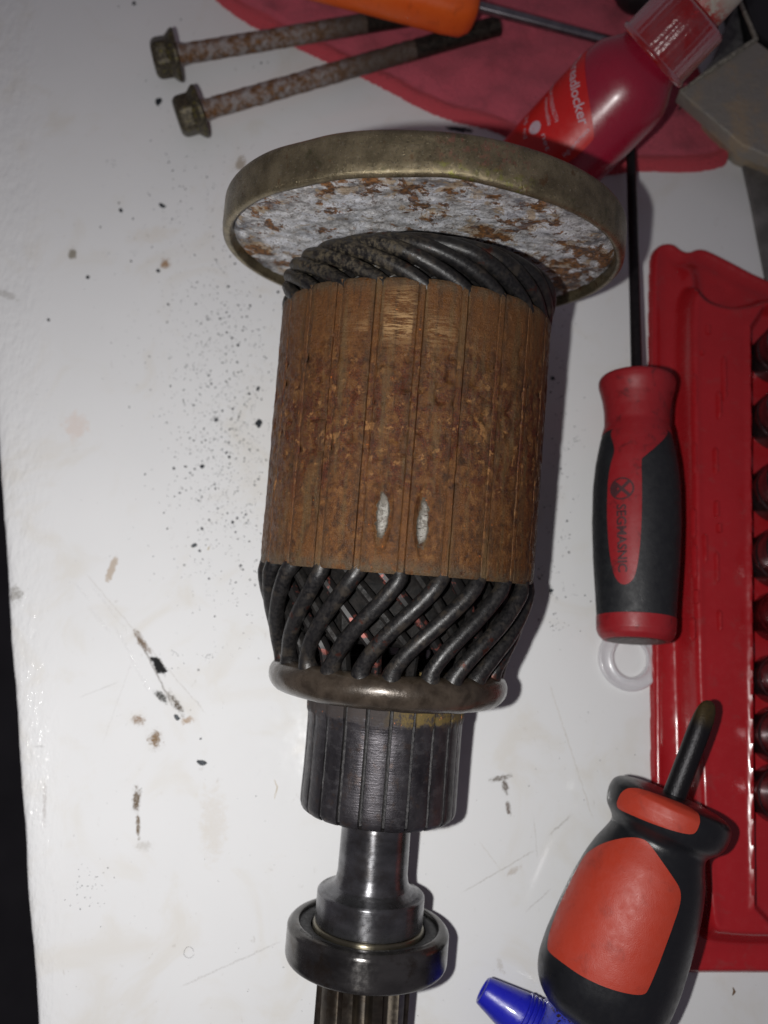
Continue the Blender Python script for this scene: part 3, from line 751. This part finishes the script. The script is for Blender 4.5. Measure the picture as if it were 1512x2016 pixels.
def onb(p0, p1):
    (s0, d0), (s1, d1) = bh(*p0), bh(*p1)
    L = math.hypot((s1 - s0), math.radians(d1 - d0) * 12.3); ux, uy = (s1 - s0) / L, math.radians(d1 - d0) * 12.3 / L
    return L, lambda x, y: bs(s0 + ux * x - uy * y, d0 + math.degrees((uy * x + ux * y) / 12.3), .2)
def put(txt, size, p0, p1, wd, bold=0.0):
    L, fn = onb(p0, p1); k = L / wd; text_mb(txt, size, lambda x, y: fn(x * k, y), mb, bold)
put('Threadlocker', 3.6, (1137, 112), (1146, 238), 19.2, .05)
put('MEDIUM STRENGTH', 1.5, (1092, 170), (1093, 232), 12.5); put('removable', 1.5, (1078, 195), (1081, 245), 6.2)
put('High performance', 1.5, (1106, 305), (1156, 250), 11.0)
put('25 ml', 1.6, (1040, 232), (1034, 280), 4.0); put('net', 1.8, (1068, 262), (1078, 298), 2.6)
ce = bh(1053, 252)
mb.add([bs(ce[0] + 1.7 * math.cos(a), ce[1] + 8 * math.sin(a), .2) for a in [2 * math.pi * j / 20 for j in range(20)]], [tuple(range(20))])
mb.build('label_print', LTXT, r, smooth=False)
CLR = M('clear_ribbed_plastic'); CLR.bump(CLR.noise(1.2, 3), .1)
cc = CLR.mix(CLR.ss(CLR.noise(.14, 4, .6, dist=.5), .40, .62), (.40, .07, .08), (.42, .012, .014))
CLRM = CLR.fin(cc, .22, 0.0, Transmission_Weight=.35, Coat_Weight=.4)
mb = MB(); rows = []
for s_, q in [(LB - .6, 8.7), (LB - .7, 10.1), (LB - .2, 10.4), (LB + .5, 10.2), (LB + .8, 9.8), (LB + 8, 9.5), (LB + 12.6, 9.3), (LB + 13.3, 8.9), (LB + 13.4, 8.0), (LB + 12.2, 7.6), (LB + 10, 7.4)]:
    rows.append([(s_, (q + (.16 if (j % 4 < 2 and 1 < s_ - LB < 13) else 0)) * math.sin(2 * math.pi * j / 144), (q + (.16 if (j % 4 < 2 and 1 < s_ - LB < 13) else 0)) * math.cos(2 * math.pi * j / 144)) for j in range(144)])
mb.grid(rows, closed_v=True); mb.build('ribbed_collar', CLRM, r, angle=50)
lathe([(LB + 4, 7.3), (LB + 13, 7.2), (LB + 13.9, 6.6), (LB + 14.2, 5)], 48).build('red_residue', mat_plastic('dried_red_liquid', (.42, .008, .006), (.22, .004, .004), .15, .4, (.05, .0, .0), Coat_Weight=.6), r)
NOZ = M('dirty_white_plastic'); nx_, ny_, nz_ = NOZ.sep(); cn = NOZ.mix(NOZ.noise(.5, 5), (.62, .58, .50), (.48, .44, .36))
rd = NOZ.ma('MULTIPLY', NOZ.ma('SUBTRACT', 1.0, NOZ.ss(nx_, LB + 13, LB + 20)), NOZ.ss(NOZ.noise(.7, 6, .7), .36, .56))
NOZM = NOZ.fin(NOZ.mix(rd, cn, (.45, .02, .012)), .4, 0.0, Subsurface_Weight=.1, Subsurface_Scale=.002)
lathe(rnd([(LB + 10, 5), (LB + 13.2, 6.3), (LB + 15, 6.4), (LB + 24, 6.0), (LB + 34, 5.2), (LB + 36, 4.5), (LB + 36.2, .01)], .8), 48).build('nozzle', NOZM, r)

# ------------------------------------------------------------------ steel block, upper right, and dark things at the corner
def prism(pts, z0, z1, bev=.6, mb=None):
    mb = mb or MB(); c = sum((Vector(p) for p in pts), Vector((0, 0))) / len(pts)
    def sh(d): return [tuple(Vector(p) + (c - Vector(p)).normalized() * d * 1.3) for p in pts]
    rows = []
    for d, z in [(0, z0), (0, z1 - bev), (bev * .3, z1 - bev * .3), (bev, z1)]: rows.append([(x, y, z) for x, y in sh(d)])
    mb.grid(rows, closed_v=True); mb.cap(rows[-1]); return mb
def subdiv_quad(pts, n):
    out = []
    for i in range(len(pts)):
        a, b = Vector(pts[i]), Vector(pts[(i + 1) % len(pts)])
        out += [tuple(a + (b - a) * t / n) for t in range(n)]
    return out
BLK = M('oxidised_casting'); f_ = BLK.noise(.5, 6, .7); g_ = BLK.noise(.12, 5, .6)
cb = BLK.mix(BLK.ss(g_, .42, .6), (.31, .29, .25), (.40, .32, .22)); cb = BLK.mix(BLK.ma('MULTIPLY', BLK.ss(f_, .5, .66), .6), cb, (.30, .29, .28))
BLK.bump(f_, .5); BLKM = BLK.fin(cb, .45, .35)
HB = 14
pb = [tuple(P(x, y, HB)[:2]) for x, y in [(1338, 180), (1488, 78), (1650, 200), (1640, 360), (1462, 288)]]
r = empty('metal_housing', Matrix.Translation((*pb[0], 0))); tag(r, 'brown grey metal housing with a bright chipped edge in the upper right corner', 'metal housing')
o0 = Vector(pb[0]); lp = [tuple(Vector(p) - o0) for p in pb]
cc_ = sum((Vector(p) for p in lp), Vector((0, 0))) / 5
prism([tuple(Vector(p)) for p in lp][::-1], HB - 4, HB, .6).build('cover_plate', BLKM, r, angle=30)
prism([tuple(Vector(p) * .6 + cc_ * .4) for p in lp][::-1], .1, HB - 3.9, .3).build('housing_body', BLKM, r, angle=30)
EDG = mat_simple('bright_chipped_edge', (.20, .19, .15), (.60, .58, .46), 1.2, (.25, .45), .6, (2, .3))
tube([(*lp[0], HB - .1), (*(Vector(lp[0]) * .5 + Vector(lp[1]) * .5), HB + .15), (*lp[1], HB + .1), (*(Vector(lp[1]) + Vector((-3, 12))), HB)], [.3, .75, .7, .5], 8).build('worn_edge', EDG, r)
k1 = [(lp[0][0] + 3, lp[0][1] + 2.5), (lp[1][0] - 1, lp[1][1] + 2.5), (lp[1][0] - 2, lp[1][1] + 16), (lp[0][0] + 12, lp[0][1] + 14)]
prism(k1, 2.2, HB - 4.2, .6).build('inner_ledge', mat_simple('grey_ledge', (.07, .07, .068), (.15, .15, .14), .4, (.4, .6), .4), r, angle=30)
pp = [tuple(P(x, y, 12)[:2]) for x, y in [(1478, 60), (1450, -40), (1700, -60), (1700, 150), (1560, 130)]]; o0 = Vector(pp[0])
BLACKP = mat_plastic('black_plastic', (.010, .010, .011), (.016, .016, .017), .4, .2, (.04, .035, .03))
o = prism([tuple(Vector(p)) for p in pp][::-1], 0.1, 13, 2).build('tool_case', BLACKP, angle=30)
tag(o, 'black plastic case in the very corner behind the metal housing', 'case')
# black handle with a yellow cap at the top edge
a_, b_ = P(1262, -30, 12), P(1232, 18, 12); m_ = frame(a_, b_); r = empty('black_pliers', m_)
tag(r, 'black grip with a yellow band peeking in at the top edge behind the bottle', 'pliers')
lathe(rnd([(-70, .1), (-70, 7), (-20, 7.5), (4, 7), (7, 4), (7.4, .01)], 2), 32).build('grip', BLACKP, r)
lathe(rnd([(-2.5, 7.0), (-2, 7.6), (.5, 7.7), (1, 7.0)], .3), 32, lambda s_, rr, ph: (s_ + 3 * math.sin(ph), rr)).build('yellow_band', mat_plastic('yellow_rubber', (.65, .33, .02), None, .5, .3), r)

# thin grey steel sheet at the right edge
pg = [tuple(P(x, y, 1.2)[:2]) for x, y in [(1455, 288), (1480, 400), (1522, 620), (1640, 640), (1640, 250)]]; o0 = Vector(pg[0])
o = prism(pg, 0.05, 1.4, .3).build('steel_sheet', mat_simple('dull_grey_sheet', (.12, .115, .11), (.21, .20, .195), .12, (.4, .6), .3), angle=30)
tag(o, 'dull grey metal sheet lying at the right edge below the metal housing', 'metal sheet')

# ------------------------------------------------------------------ red tool tray
REDT = M('glossy_red_tray_plastic')
cr = REDT.mix(REDT.noise(.08, 4), (.32, .010, .013), (.40, .014, .020))
cr = REDT.mix(REDT.ma('MULTIPLY', REDT.ss(REDT.noise(.2, 5, .65, dist=.6), .55, .72), .35), cr, (.26, .05, .05))
REDT.bump(REDT.noise(.15, 2, .5), .22)
REDTM = REDT.fin(cr, REDT.ramp(REDT.noise(.5, 5), [(.3, .16), (.7, .34)]), 0.0, Coat_Weight=.3, Coat_Roughness=.1)
FZ, RZ = 1.8, 8.0
fo = smooth_poly([tuple(P(x, y, FZ)[:2]) for x, y in [(1283, 1000), (1279, 520), (1290, 480), (1325, 474), (1350, 497), (1378, 484), (1415, 500), (1520, 556), (1760, 640), (1760, 1920), (1500, 1917), (1300, 1917), (1288, 1880), (1285, 1400)]], 2)
ri = smooth_poly([tuple(P(x, y, RZ)[:2]) for x, y in [(1346, 1000), (1342, 620), (1352, 556), (1372, 548), (1400, 580), (1460, 592), (1540, 560), (1740, 620), (1740, 1868), (1440, 1868), (1388, 1852), (1372, 1780), (1352, 1400)]], 2)
ca = [tuple(P(x, y, RZ)[:2]) for x, y in [(1474, 640), (1500, 600), (1730, 600), (1730, 1830), (1520, 1830), (1482, 1790), (1478, 1200)]]
pk_ = P(1372, 545, RZ)
def trayh(X, Y):
    a = poly_sd(X, Y, fo); b = poly_sd(X, Y, ri); c = poly_sd(X, Y, ca)
    z = FZ * np.sqrt(np.clip(1 - (1 - np.clip(a / 1.2, 0, 1)) ** 2, 0, 1)) + .5 * np.exp(-((a - 1.2) / .8) ** 2) - .35 * np.exp(-((a - 4.2) / 1.5) ** 2)
    z = z + (RZ - FZ) * sstep(-.6, 3.2, b) + .25 * np.exp(-((b - 3.6) / .7) ** 2)
    # sloping facets near the upper end
    ax = X - pk_.x; ay = Y - pk_.y
    z = z + 2.2 * np.exp(-(ax / 2.2) ** 2) * np.exp(-((ay - 1) / 6) ** 2) * sstep(0, 3, a) - 1.6 * sstep(2, 5, a) * np.exp(-((ax - 7) / 4.5) ** 2) * np.exp(-((ay + 1) / 4) ** 2)
    z = z + .5 * np.exp(-(c / .6) ** 2)
    z = z - 3.4 * sstep(.3, 2.0, c)
    n = np.array([[nz(x, y, 2, .09) for x, y in zip(rx, ry)] for rx, ry in zip(X, Y)])
    z = z + .35 * n * sstep(2, 6, a)
    return np.where(a < 0, a * 1.5, np.maximum(z, .8 * np.clip(a, 0, 1)))
mb = field(62, 128, -66, 140, .5, trayh, -.6)
orig = Vector((66, -50, 0))
r = empty('tool_tray', Matrix.Translation(orig)); tag(r, 'glossy red moulded plastic tray with raised ridge on the right of the bench', 'tray')
mb.v = [(x - orig.x, y - orig.y, z - orig.z) for x, y, z in mb.v]
mb.build('tray_shell', REDTM, r, angle=60)
rw = random.Random(5)
for i, (x, y0, y1) in enumerate([(1352, 735, 800), (1378, 640, 660), (1400, 770, 825), (1352, 870, 935), (1393, 880, 935), (1350, 1000, 1060), (1395, 985, 1020), (1372, 1050, 1110), (1395, 1085, 1150), (1352, 1070, 1140), (1356, 1160, 1190), (1401, 1200, 1245), (1348, 1215, 1262), (1400, 1030, 1050), (1410, 700, 790), (1366, 690, 700)]):
    x += 14; q0 = P(x, y0, RZ) - orig; q1 = P(x + 1, y1, RZ) - orig; q0.z = q1.z = RZ + .15
    n_ = 9; tube([q0 + (q1 - q0) * t / n_ for t in range(n_ + 1)], [.1] + [.75 + .1 * rw.random() for _ in range(n_ - 1)] + [.1], 8, flat=.6).build('embossed_mark', REDTM, r)

# sockets standing in the tray
SOC = [mat_steel('dark_chrome_socket', (.05, .04, .045), (.16, .13, .14), (.12, .25), .3)]
RSOC = mat_simple('red_tinted_socket', (.05, .006, .008), (.14, .012, .014), .5, (.15, .3), .5)
socks = [(692, 55, 'uppermost of the column, below the tray corner'), (820, 60, 'second from the top of its column'), (962, 62, 'third from the top, with the blue grey shine'), (1093, 60, 'fourth from the top, beside the long handle'),
         (1210, 50, 'with a dark red tint, just below the middle of the column'), (1335, 48, 'directly below the red tinted socket'), (1448, 56, 'second below the red tinted socket, beside the tray glare'), (1565, 56, 'lowest of the column in view')]
for i, (py, rp_, lb) in enumerate(socks):
    R = rp_ / 8.2; c = P(1486 + rp_ + (8 if i > 3 else 0), py, 10); mt = RSOC if i == 4 else SOC[0]
    m_ = frame((c.x, c.y, 4.4), (c.x + .001, c.y, 20)); r = empty('socket', m_)
    tag(r, 'round dark chrome socket ' + lb, 'socket', 'sockets in the red tray')
    lathe(rnd([(0, .01), (0, R), (6, R), (6.6, R * .93), (7.2, R), (12.4, R), (13, R * .92), (13, R * .7)], .5), 40).build('socket_body', mt, r, angle=35)
    mb = MB(); rows = []
    for s_, q in [(13, 1), (5, 1), (4.8, .02)]:
        rows.append([(s_, R * .70 * q * (1 + .09 * math.cos(12 * a)) * math.sin(a), R * .70 * q * (1 + .09 * math.cos(12 * a)) * math.cos(a)) for a in [2 * math.pi * j / 72 for j in range(72)]])
    mb.grid(rows, closed_v=True); mb.build('drive_opening', mt, r, angle=40)

# ------------------------------------------------------------------ long screwdriver
RUB = mat_plastic('black_rubber_grip', (.011, .012, .014), (.016, .017, .020), .52, .25, (.03, .028, .026), bump=.06)
RED1 = mat_plastic('dull_red_handle', (.31, .016, .022), (.26, .012, .016), .42, .7, (.07, .012, .014), .35)
a_, b_ = P(1252, 1262, 13.2), P(1254, 745, 12.8); b2 = P(1243, 330, 7); m_ = frame(a_, b_); LH = (b_ - a_).length
r = empty('long_screwdriver', m_)
tag(r, 'long screwdriver with slim red and black handle and thin black shaft', 'screwdriver')
K = LH / 522.0
pfl = [(0, 60), (8, 68), (18, 72), (42, 73), (70, 75), (150, 81), (220, 84), (290, 83.5), (340, 79), (385, 71), (405, 66), (420, 62), (450, 63), (475, 67), (500, 74), (512, 75), (518, 71), (522, 60)]
def hr(s_): return float(np.interp(s_ / K, [p[0] for p in pfl], [p[1] for p in pfl])) / 8.15
def hs(s_, deg, off=0.0):
    a = math.radians(deg); q = hr(s_) + off; return (s_, q * math.sin(a), q * math.cos(a))
def seg(p0, p1, off, name, mat, n=24, closeends=True):
    pr = [(p0 + (p1 - p0) * i / n) * K for i in range(n + 1)]
    pf = [(pr[0], .01)] + [(pr[0], hr(pr[0]) - .5 + off)] + [(s_, hr(s_) + off) for s_ in pr] + [(pr[-1], hr(pr[-1]) - .5 + off), (pr[-1] + .01, .01)]
    return lathe(rnd(pf, .25, 2), 64).build(name, mat, r, angle=40)
seg(40, 405, 0, 'rubber_grip', RUB, 40)
seg(0, 43, .12, 'end_cap', RED1); seg(398, 522, .12, 'handle_neck', RED1, 30)
lathe([(-.05, .01), (-.25, 4), (-.1, 6.6)], 40).build('end_disc', mat_simple('worn_grey_disc', (.06, .045, .04), (.10, .07, .06)), r)
def py2s(py): return (1262 - py) * K
hh = lambda x, y: hit(m_, lambda q: hr(q), x, y, 0, LH)
to = [(1152, 1222), (1150, 1240), (1130, 1253), (1060, 1262), (960, 1264), (905, 1262), (888, 1268), (874, 1290), (852, 1316), (840, 1300), (838, 1260), (840, 1212), (852, 1203), (872, 1209), (890, 1212), (920, 1201), (1000, 1196), (1080, 1200), (1130, 1208)]
patch([hh(b, a) for a, b in to], lambda s_, d, off=.22: hs(s_, d, off), hh(1232, 930), 14, -.1).build('red_inlay', RED1, r)
mb = MB(); LT = mat_plastic('dark_print', (.075, .018, .022), (.05, .016, .02), .5, .3, (.12, .015, .018))
t0, t1 = hh(1223, 993), hh(1226, 1133)
def onh(x, y): return hs(t0[0] + (t1[0] - t0[0]) * x / 17.2, t0[1] + (t1[1] - t0[1]) * x / 17.2 - math.degrees(y / 10.2), .30)
text_mb('SEGMASNIC', 3.0, lambda x, y: onh(x * 1.03, y), mb, .09)
def arc(c, r0, r1, d0, d1, n=16):
    v = []; 
    for i in range(n + 1):
        a = math.radians(d0 + (d1 - d0) * i / n)
        for q in (r0, r1): v.append(onh(c[0] + q * math.cos(a), c[1] + q * math.sin(a)))
    mb.add(v, [(2 * i, 2 * i + 1, 2 * i + 3, 2 * i + 2) for i in range(n)])
cx = (-3.9, .2); arc(cx, 2.4, 2.8, 0, 360, 30); arc(cx, 1.0, 2.4, -130, -50)
for s1 in (-1, 1):
    v = []
    for i in range(9):
        a = -1.9 + 3.8 * i / 8
        for o_ in (-.28, .28): v.append(onh(cx[0] + a + o_, cx[1] + (a - o_) * s1))
    mb.add(v, [(2 * i, 2 * i + 1, 2 * i + 3, 2 * i + 2) for i in range(8)])
mb.build('handle_print', LT, r, smooth=False)
b2l = m_.inverted() @ b2
tube([(LH - 1, 0, 0), tuple(Vector((LH, 0, 0)).lerp(b2l, .5)), tuple(b2l), tuple(Vector((LH, 0, 0)).lerp(b2l, 1.25))], [1.42, 1.36, 1.3, 1.25], 24).build('blade', mat_simple('black_oxide_blade', (.008, .007, .008), (.022, .018, .019), .5, (.3, .45), .5), r)

# clear plastic hang ring under the handle's end
HR = M('cloudy_clear_plastic'); HRM = HR.fin(HR.mix(HR.noise(.6, 4), (.62, .61, .64), (.74, .73, .75)), .3, 0.0, Transmission_Weight=.25, Coat_Weight=.3)
c = P(1242, 1296, 1.2); r = empty('hang_ring', Matrix.Translation((c.x, c.y, 0)))
mb = MB(); rows = []
for q, z in [(4.0, .1), (4.1, .9), (4.6, 1.2), (5.0, .8), (6.8, .75), (7.2, 1.0), (7.7, .85), (7.9, .1)]:
    rows.append([(min(q * math.cos(a) * .98, 7.2), q * math.sin(a) * (1.0 if q > 5 else 1.1), z) for a in [2 * math.pi * j / 64 for j in range(64)]])
mb.grid(rows, closed_v=True); mb.build('ring', HRM, r, angle=60)
tag(r, 'cloudy clear plastic ring lying on the bench just below the long red and black handle', 'plastic ring')

# ------------------------------------------------------------------ stubby screwdriver
RED2 = mat_plastic('tomato_red_inlay', (.44, .044, .020), (.38, .036, .018), .46, .30, (.16, .020, .014), .3, .05)
BLK2 = mat_plastic('black_handle_plastic', (.0075, .008, .010), (.011, .012, .014), .32, .15, (.03, .028, .026))
a_, b_ = P(1183, 1950, 15.5), P(1398, 1380, 24); m_ = frame(a_, b_)
r = empty('stubby_screwdriver', m_)
tag(r, 'stubby screwdriver with fat black handle and tomato red panels, its blade over the red tray', 'screwdriver')
K2 = (b_ - a_).length / 609.0
pf2 = [(-62, 5), (-60, 78), (-50, 100), (-34, 117), (-12, 130), (15, 137), (60, 139), (120, 136), (180, 131), (230, 123), (265, 114), (292, 103), (306, 98), (316, 97), (326, 104), (338, 117), (352, 123), (372, 125), (388, 122), (398, 112), (405, 88), (407, 40), (407, 3)]
xs2 = [p[0] for p in pf2[1:-1]]; ys2 = [p[1] for p in pf2[1:-1]]
def r2(s_): return float(np.interp(s_ / K2, xs2, ys2)) * .1045
def hs2(s_, deg, off=0.0):
    a = math.radians(deg); q = r2(s_) + off; return (s_, q * math.sin(a), q * math.cos(a))
lathe(rnd([(s_ * K2, q * .1045) for s_, q in pf2], 1.2, 3), 96).build('handle', BLK2, r, angle=50)
h2 = lambda x, y: hit(m_, r2, x, y, -60 * K2, 405 * K2)
po = [(1079, 1866), (1086, 1830), (1101, 1788), (1126, 1736), (1152, 1686), (1172, 1670), (1205, 1655), (1240, 1648), (1268, 1651), (1282, 1664), (1308, 1702), (1332, 1738), (1339, 1755), (1338, 1778), (1318, 1836), (1296, 1896), (1274, 1950), (1266, 1957), (1245, 1957), (1200, 1946), (1150, 1924), (1110, 1896), (1085, 1877)]
patch([h2(x, y) for x, y in po], lambda s_, d, off=.28: hs2(s_, d, off), h2(1215, 1810), 26, -.15).build('red_panel', RED2, r, angle=30)
pc_ = [(1216, 1586), (1222, 1566), (1236, 1552), (1262, 1552), (1300, 1565), (1340, 1580), (1368, 1594), (1376, 1606), (1372, 1634), (1362, 1643), (1330, 1637), (1280, 1620), (1240, 1603), (1220, 1594)]
patch([h2(x, y) for x, y in pc_], lambda s_, d, off=.28: hs2(s_, d, off), h2(1297, 1597), 12, -.15).build('collar_panel', RED2, r, angle=30)
TIP = M('black_blade_with_brown_tip'); tx_, _, _ = TIP.sep()
ct = TIP.mix(TIP.ss(tx_, 545 * K2, 585 * K2), (.013, .012, .014), TIP.mix(TIP.noise(1), (.030, .026, .016), (.10, .065, .02))); TIP.bump(TIP.noise(2, 4), .1)
mb = MB(); rows = []
for s_, q, fl_ in [(404, 23.5, 1), (470, 23.2, 1), (530, 23, 1), (552, 22.5, .95), (572, 21.5, .8), (590, 19, .6), (602, 14, .42), (608, 7, .3), (609.5, .2, .3)]:
    rows.append([(s_ * K2, q * .1045 * math.sin(a), q * .1045 * fl_ * math.cos(a)) for a in [2 * math.pi * j / 40 for j in range(40)]])
mb.grid(rows, closed_v=True); mb.build('blade', TIP.fin(ct, .38, .5), r, angle=40)

# ------------------------------------------------------------------ blue tube
BLU = mat_plastic('blue_cap_plastic', (.010, .012, .42), (.014, .018, .36), .30, .0, bump=.03, Coat_Weight=.3)
BLB = M('dirty_blue_tube'); fb = BLB.noise(.45, 6, .7)
cB = BLB.mix(BLB.ss(BLB.ma('ADD', BLB.sep()[0], BLB.ma('MULTIPLY', BLB.noise(.3, 5), 14)), 22, 30), BLB.mix(fb, (.012, .018, .42), (.08, .10, .45)), (.012, .016, .05))
cB = BLB.mix(BLB.ss(BLB.noise(.7, 6, .75), .56, .62), cB, (.025, .012, .008)); BLB.bump(fb, .5)
BLBM = BLB.fin(cB, .3, 0.0, Coat_Weight=.3)
a_, b_ = P(950, 1948, 9), P(1080, 2040, 10); m_ = frame(a_, b_); r = empty('glue_tube', m_)
tag(r, 'grimy blue tube with a tapered nozzle cap at the bottom edge beside the stubby screwdriver', 'tube')
lathe(rnd([(.5, .01), (.5, 2.1), (0, 2.5), (.1, 2.9), (1, 3.15), (8.6, 4.9), (9.2, 4.95)], .3), 40).build('nozzle_cap', BLU, r, angle=50)
th = [(8.5, 4.8)]
for i in range(5): th += [(9.2 + i * .95, 4.75 + .12 * i), (9.35 + i * .95, 5.25 + .12 * i), (9.75 + i * .95, 5.25 + .12 * i), (9.95 + i * .95, 4.75 + .12 * i)]
lathe(th + [(14.5, 4.5)], 48).build('screw_collar', BLU, r, angle=30)
lathe(rnd([(12, 4), (12.6, 6.2), (13.6, 8.2), (16, 9.6), (19, 9.9), (60, 9.6), (61, .1)], .8), 48, lambda s_, rr, ph: (s_, rr + .3 * nz(s_ * .4, 2 * math.sin(ph), 2 * math.cos(ph)))).build('tube_body', BLBM, r)
rw = random.Random(8)
GR = mat_simple('brown_grease_crumbs', (.015, .007, .005), (.06, .03, .02), 2, (.2, .5), 0, (4, .3))
mb = MB()
for i in range(150):
    s_ = rw.uniform(12.5, 24); a = math.radians(rw.gauss(62, 22) if i % 3 else rw.uniform(-60, 40)); q = 9.6 if s_ > 15 else 6 + (s_ - 12.5) * 1.4
    c = Vector((s_, q * math.sin(a), q * math.cos(a))); z = rw.uniform(.15, .6)
    vs = [c + Vector((rw.uniform(-1, 1), rw.uniform(-1, 1), rw.uniform(-1, 1))) * z for _ in range(6)]
    mb.add(vs, [(0, 1, 2), (0, 2, 3), (0, 3, 4), (0, 4, 1), (5, 2, 1), (5, 3, 2), (5, 4, 3), (5, 1, 4)])
o = mb.build('grease_crumbs', GR, r, smooth=False); o['kind'] = 'stuff'
mb = MB(); text_mb('50 g', 2.0, lambda x, y: (24 + y, (10.05) * math.sin(-.5 + x / 10), 10.05 * math.cos(-.5 + x / 10)), mb)
mb.build('tube_print', mat_simple('faded_white_print', (.10, .14, .22), (.3, .33, .4), 2), r, smooth=False)

# ------------------------------------------------------------------ filings and flakes
def pebble(mb, c, rx, ry, rot, h, rg, n=7):
    out = []
    for j in range(n):
        a = 2 * math.pi * j / n; q = rg.uniform(.65, 1.15)
        x, y = rx * q * math.cos(a), ry * q * math.sin(a)
        out.append((x * math.cos(rot) - y * math.sin(rot), x * math.sin(rot) + y * math.cos(rot)))
    b = [(c[0] + x, c[1] + y, c[2]) for x, y in out]; t = [(c[0] + x * .7 + .05, c[1] + y * .7, c[2] + h * rg.uniform(.6, 1)) for x, y in out]
    mb.grid([b, t], closed_v=True); mb.cap(t)
big = [(398, 1502, 11, 6, -20, 'longest black flake lying alone left of the commutator'), (508, 765, 7, 4, 80, 'dark flake next to the left side of the core, upper of two'),
       (509, 833, 8, 10, 0, 'dark chunky flake touching the left side of the core, lower of two'), (319, 405, 10, 5, -25, 'dark oblong flake below the bolt heads'),
       (312, 201, 9, 11, 0, 'blue grey crumb just left of the lower bolt head'), (382, 1074, 6, 5, 20, 'black crumb left of the lower end of the core'),
       (348, 1412, 7, 5, -35, 'black crumb at the end of the brown scratch'), (238, 414, 5, 6, 0, 'small dark crumb left of the oblong flake'), (264, 7, 5, 6, 10, 'dark crumb at the top edge left of the cloth'),
       (96, 630, 4, 4, 0, 'small black crumb near the left side, level with the core top'), (173, 546, 5, 4, 0, 'small dark crumb left of the rusty spot'), (311, 533, 5, 5, 0, 'small blue black crumb beside the rusty spot'),
       (398, 918, 6, 5, 0, 'dark crumb in the middle of the dense filings'), (1088, 745, 6, 5, 0, 'dark crumb right of the core, upper'), (1085, 1163, 5, 4, 0, 'dark crumb right of the lower end turns'), (425, 827, 5, 5, 0, 'dark crumb among the filings level with the chunky flake')]
rg = random.Random(21)
for px, py, a, b, rot, lb in big:
    c = P(px, py, 0); mb = MB(); pebble(mb, (0, 0, 0), a / 8.1, b / 8.1, math.radians(rot), .55, rg, 11)
    o = mb.build('metal_flake', FLAKE, smooth=True, angle=30); o.location = (c.x * S, c.y * S, .00002)
    tag(o, lb, 'metal flake', 'larger flakes on the bench')
mb = MB(); rg = random.Random(4)
for i in range(2300):
    k = rg.random()
    if k < .62: px, py = rg.gauss(445, 62), rg.gauss(840, 180)
    elif k < .80: px, py = rg.gauss(400, 90), rg.gauss(500, 170)
    elif k < .88: px, py = rg.gauss(1095, 22), rg.uniform(600, 1250)
    else: px, py = rg.uniform(60, 1270), rg.uniform(0, 2000)
    if px < 60 or px > 1275 or (px < 110 and py > 900): continue
    if .80 <= k and 1240 < py and px < 420 and rg.random() < .3: continue
    q = min(.55, .085 + rg.expovariate(1 / .08)) if k < .88 else min(.4, .06 + rg.expovariate(1 / .04))
    c = P(px, py, 0); pebble(mb, (c.x, c.y, 0.005), q, q * rg.uniform(.55, 1), rg.uniform(0, 3), q * .7, rg, 5)
for px, py, n, sp in [(214, 322, 9, 7), (128, 1210, 0, 1), (170, 1750, 40, 28), (1130, 870, 12, 8), (375, 690, 8, 10), (900, 256, 14, 9), (350, 1290, 10, 12), (415, 1290, 14, 6)]:
    for _ in range(n):
        c = P(rg.gauss(px, sp), rg.gauss(py, sp), 0); q = rg.uniform(.06, .22); pebble(mb, (c.x, c.y, 0.005), q, q * .7, rg.uniform(0, 3), q * .7, rg, 5)
o = mb.build('steel_filings', FLAKE, smooth=False); tag(o, 'fine dark steel filings scattered over the white bench, densest left of the core', 'filings', kind='stuff')
# a tan splinter, a bent hair and a brown husk
def strand(name, pts, rad, mat, label, cat):
    q = [P(x, y, .15) for x, y in pts]; base = q[0].copy(); q = [v - base for v in q]
    o = tube(q, rad, 6).build(name, mat); o.location = base * S; tag(o, label, cat)
TAN = mat_simple('dry_tan_fibre', (.42, .34, .20), (.5, .42, .28))
strand('splinter', [(540, 1535), (546, 1550), (540, 1573)], [.05, .12, .04], TAN, 'bent tan splinter on the bench left of the commutator', 'splinter')
strand('curled_hair', [(372 + 10 * math.cos(a) * (1 + .1 * math.sin(3 * a)), 1875 + 11 * math.sin(a)) for a in [.3 + i * .39 for i in range(16)]], .03, DARK, 'hair curled into a small ring left of the bearing', 'hair')
strand('seed_husk', [(1443, 1944), (1446, 1952), (1442, 1960)], [.08, .32, .08], mat_simple('brown_husk', (.08, .04, .015), (.15, .08, .03)), 'small brown husk on the bench below the red tray', 'husk')
strand('yellow_chip', [(412, 1076), (409, 1083)], [.12, .1], mat_simple('ochre_chip', (.35, .24, .07), (.4, .3, .1)), 'tiny ochre chip beside the black crumb', 'chip')
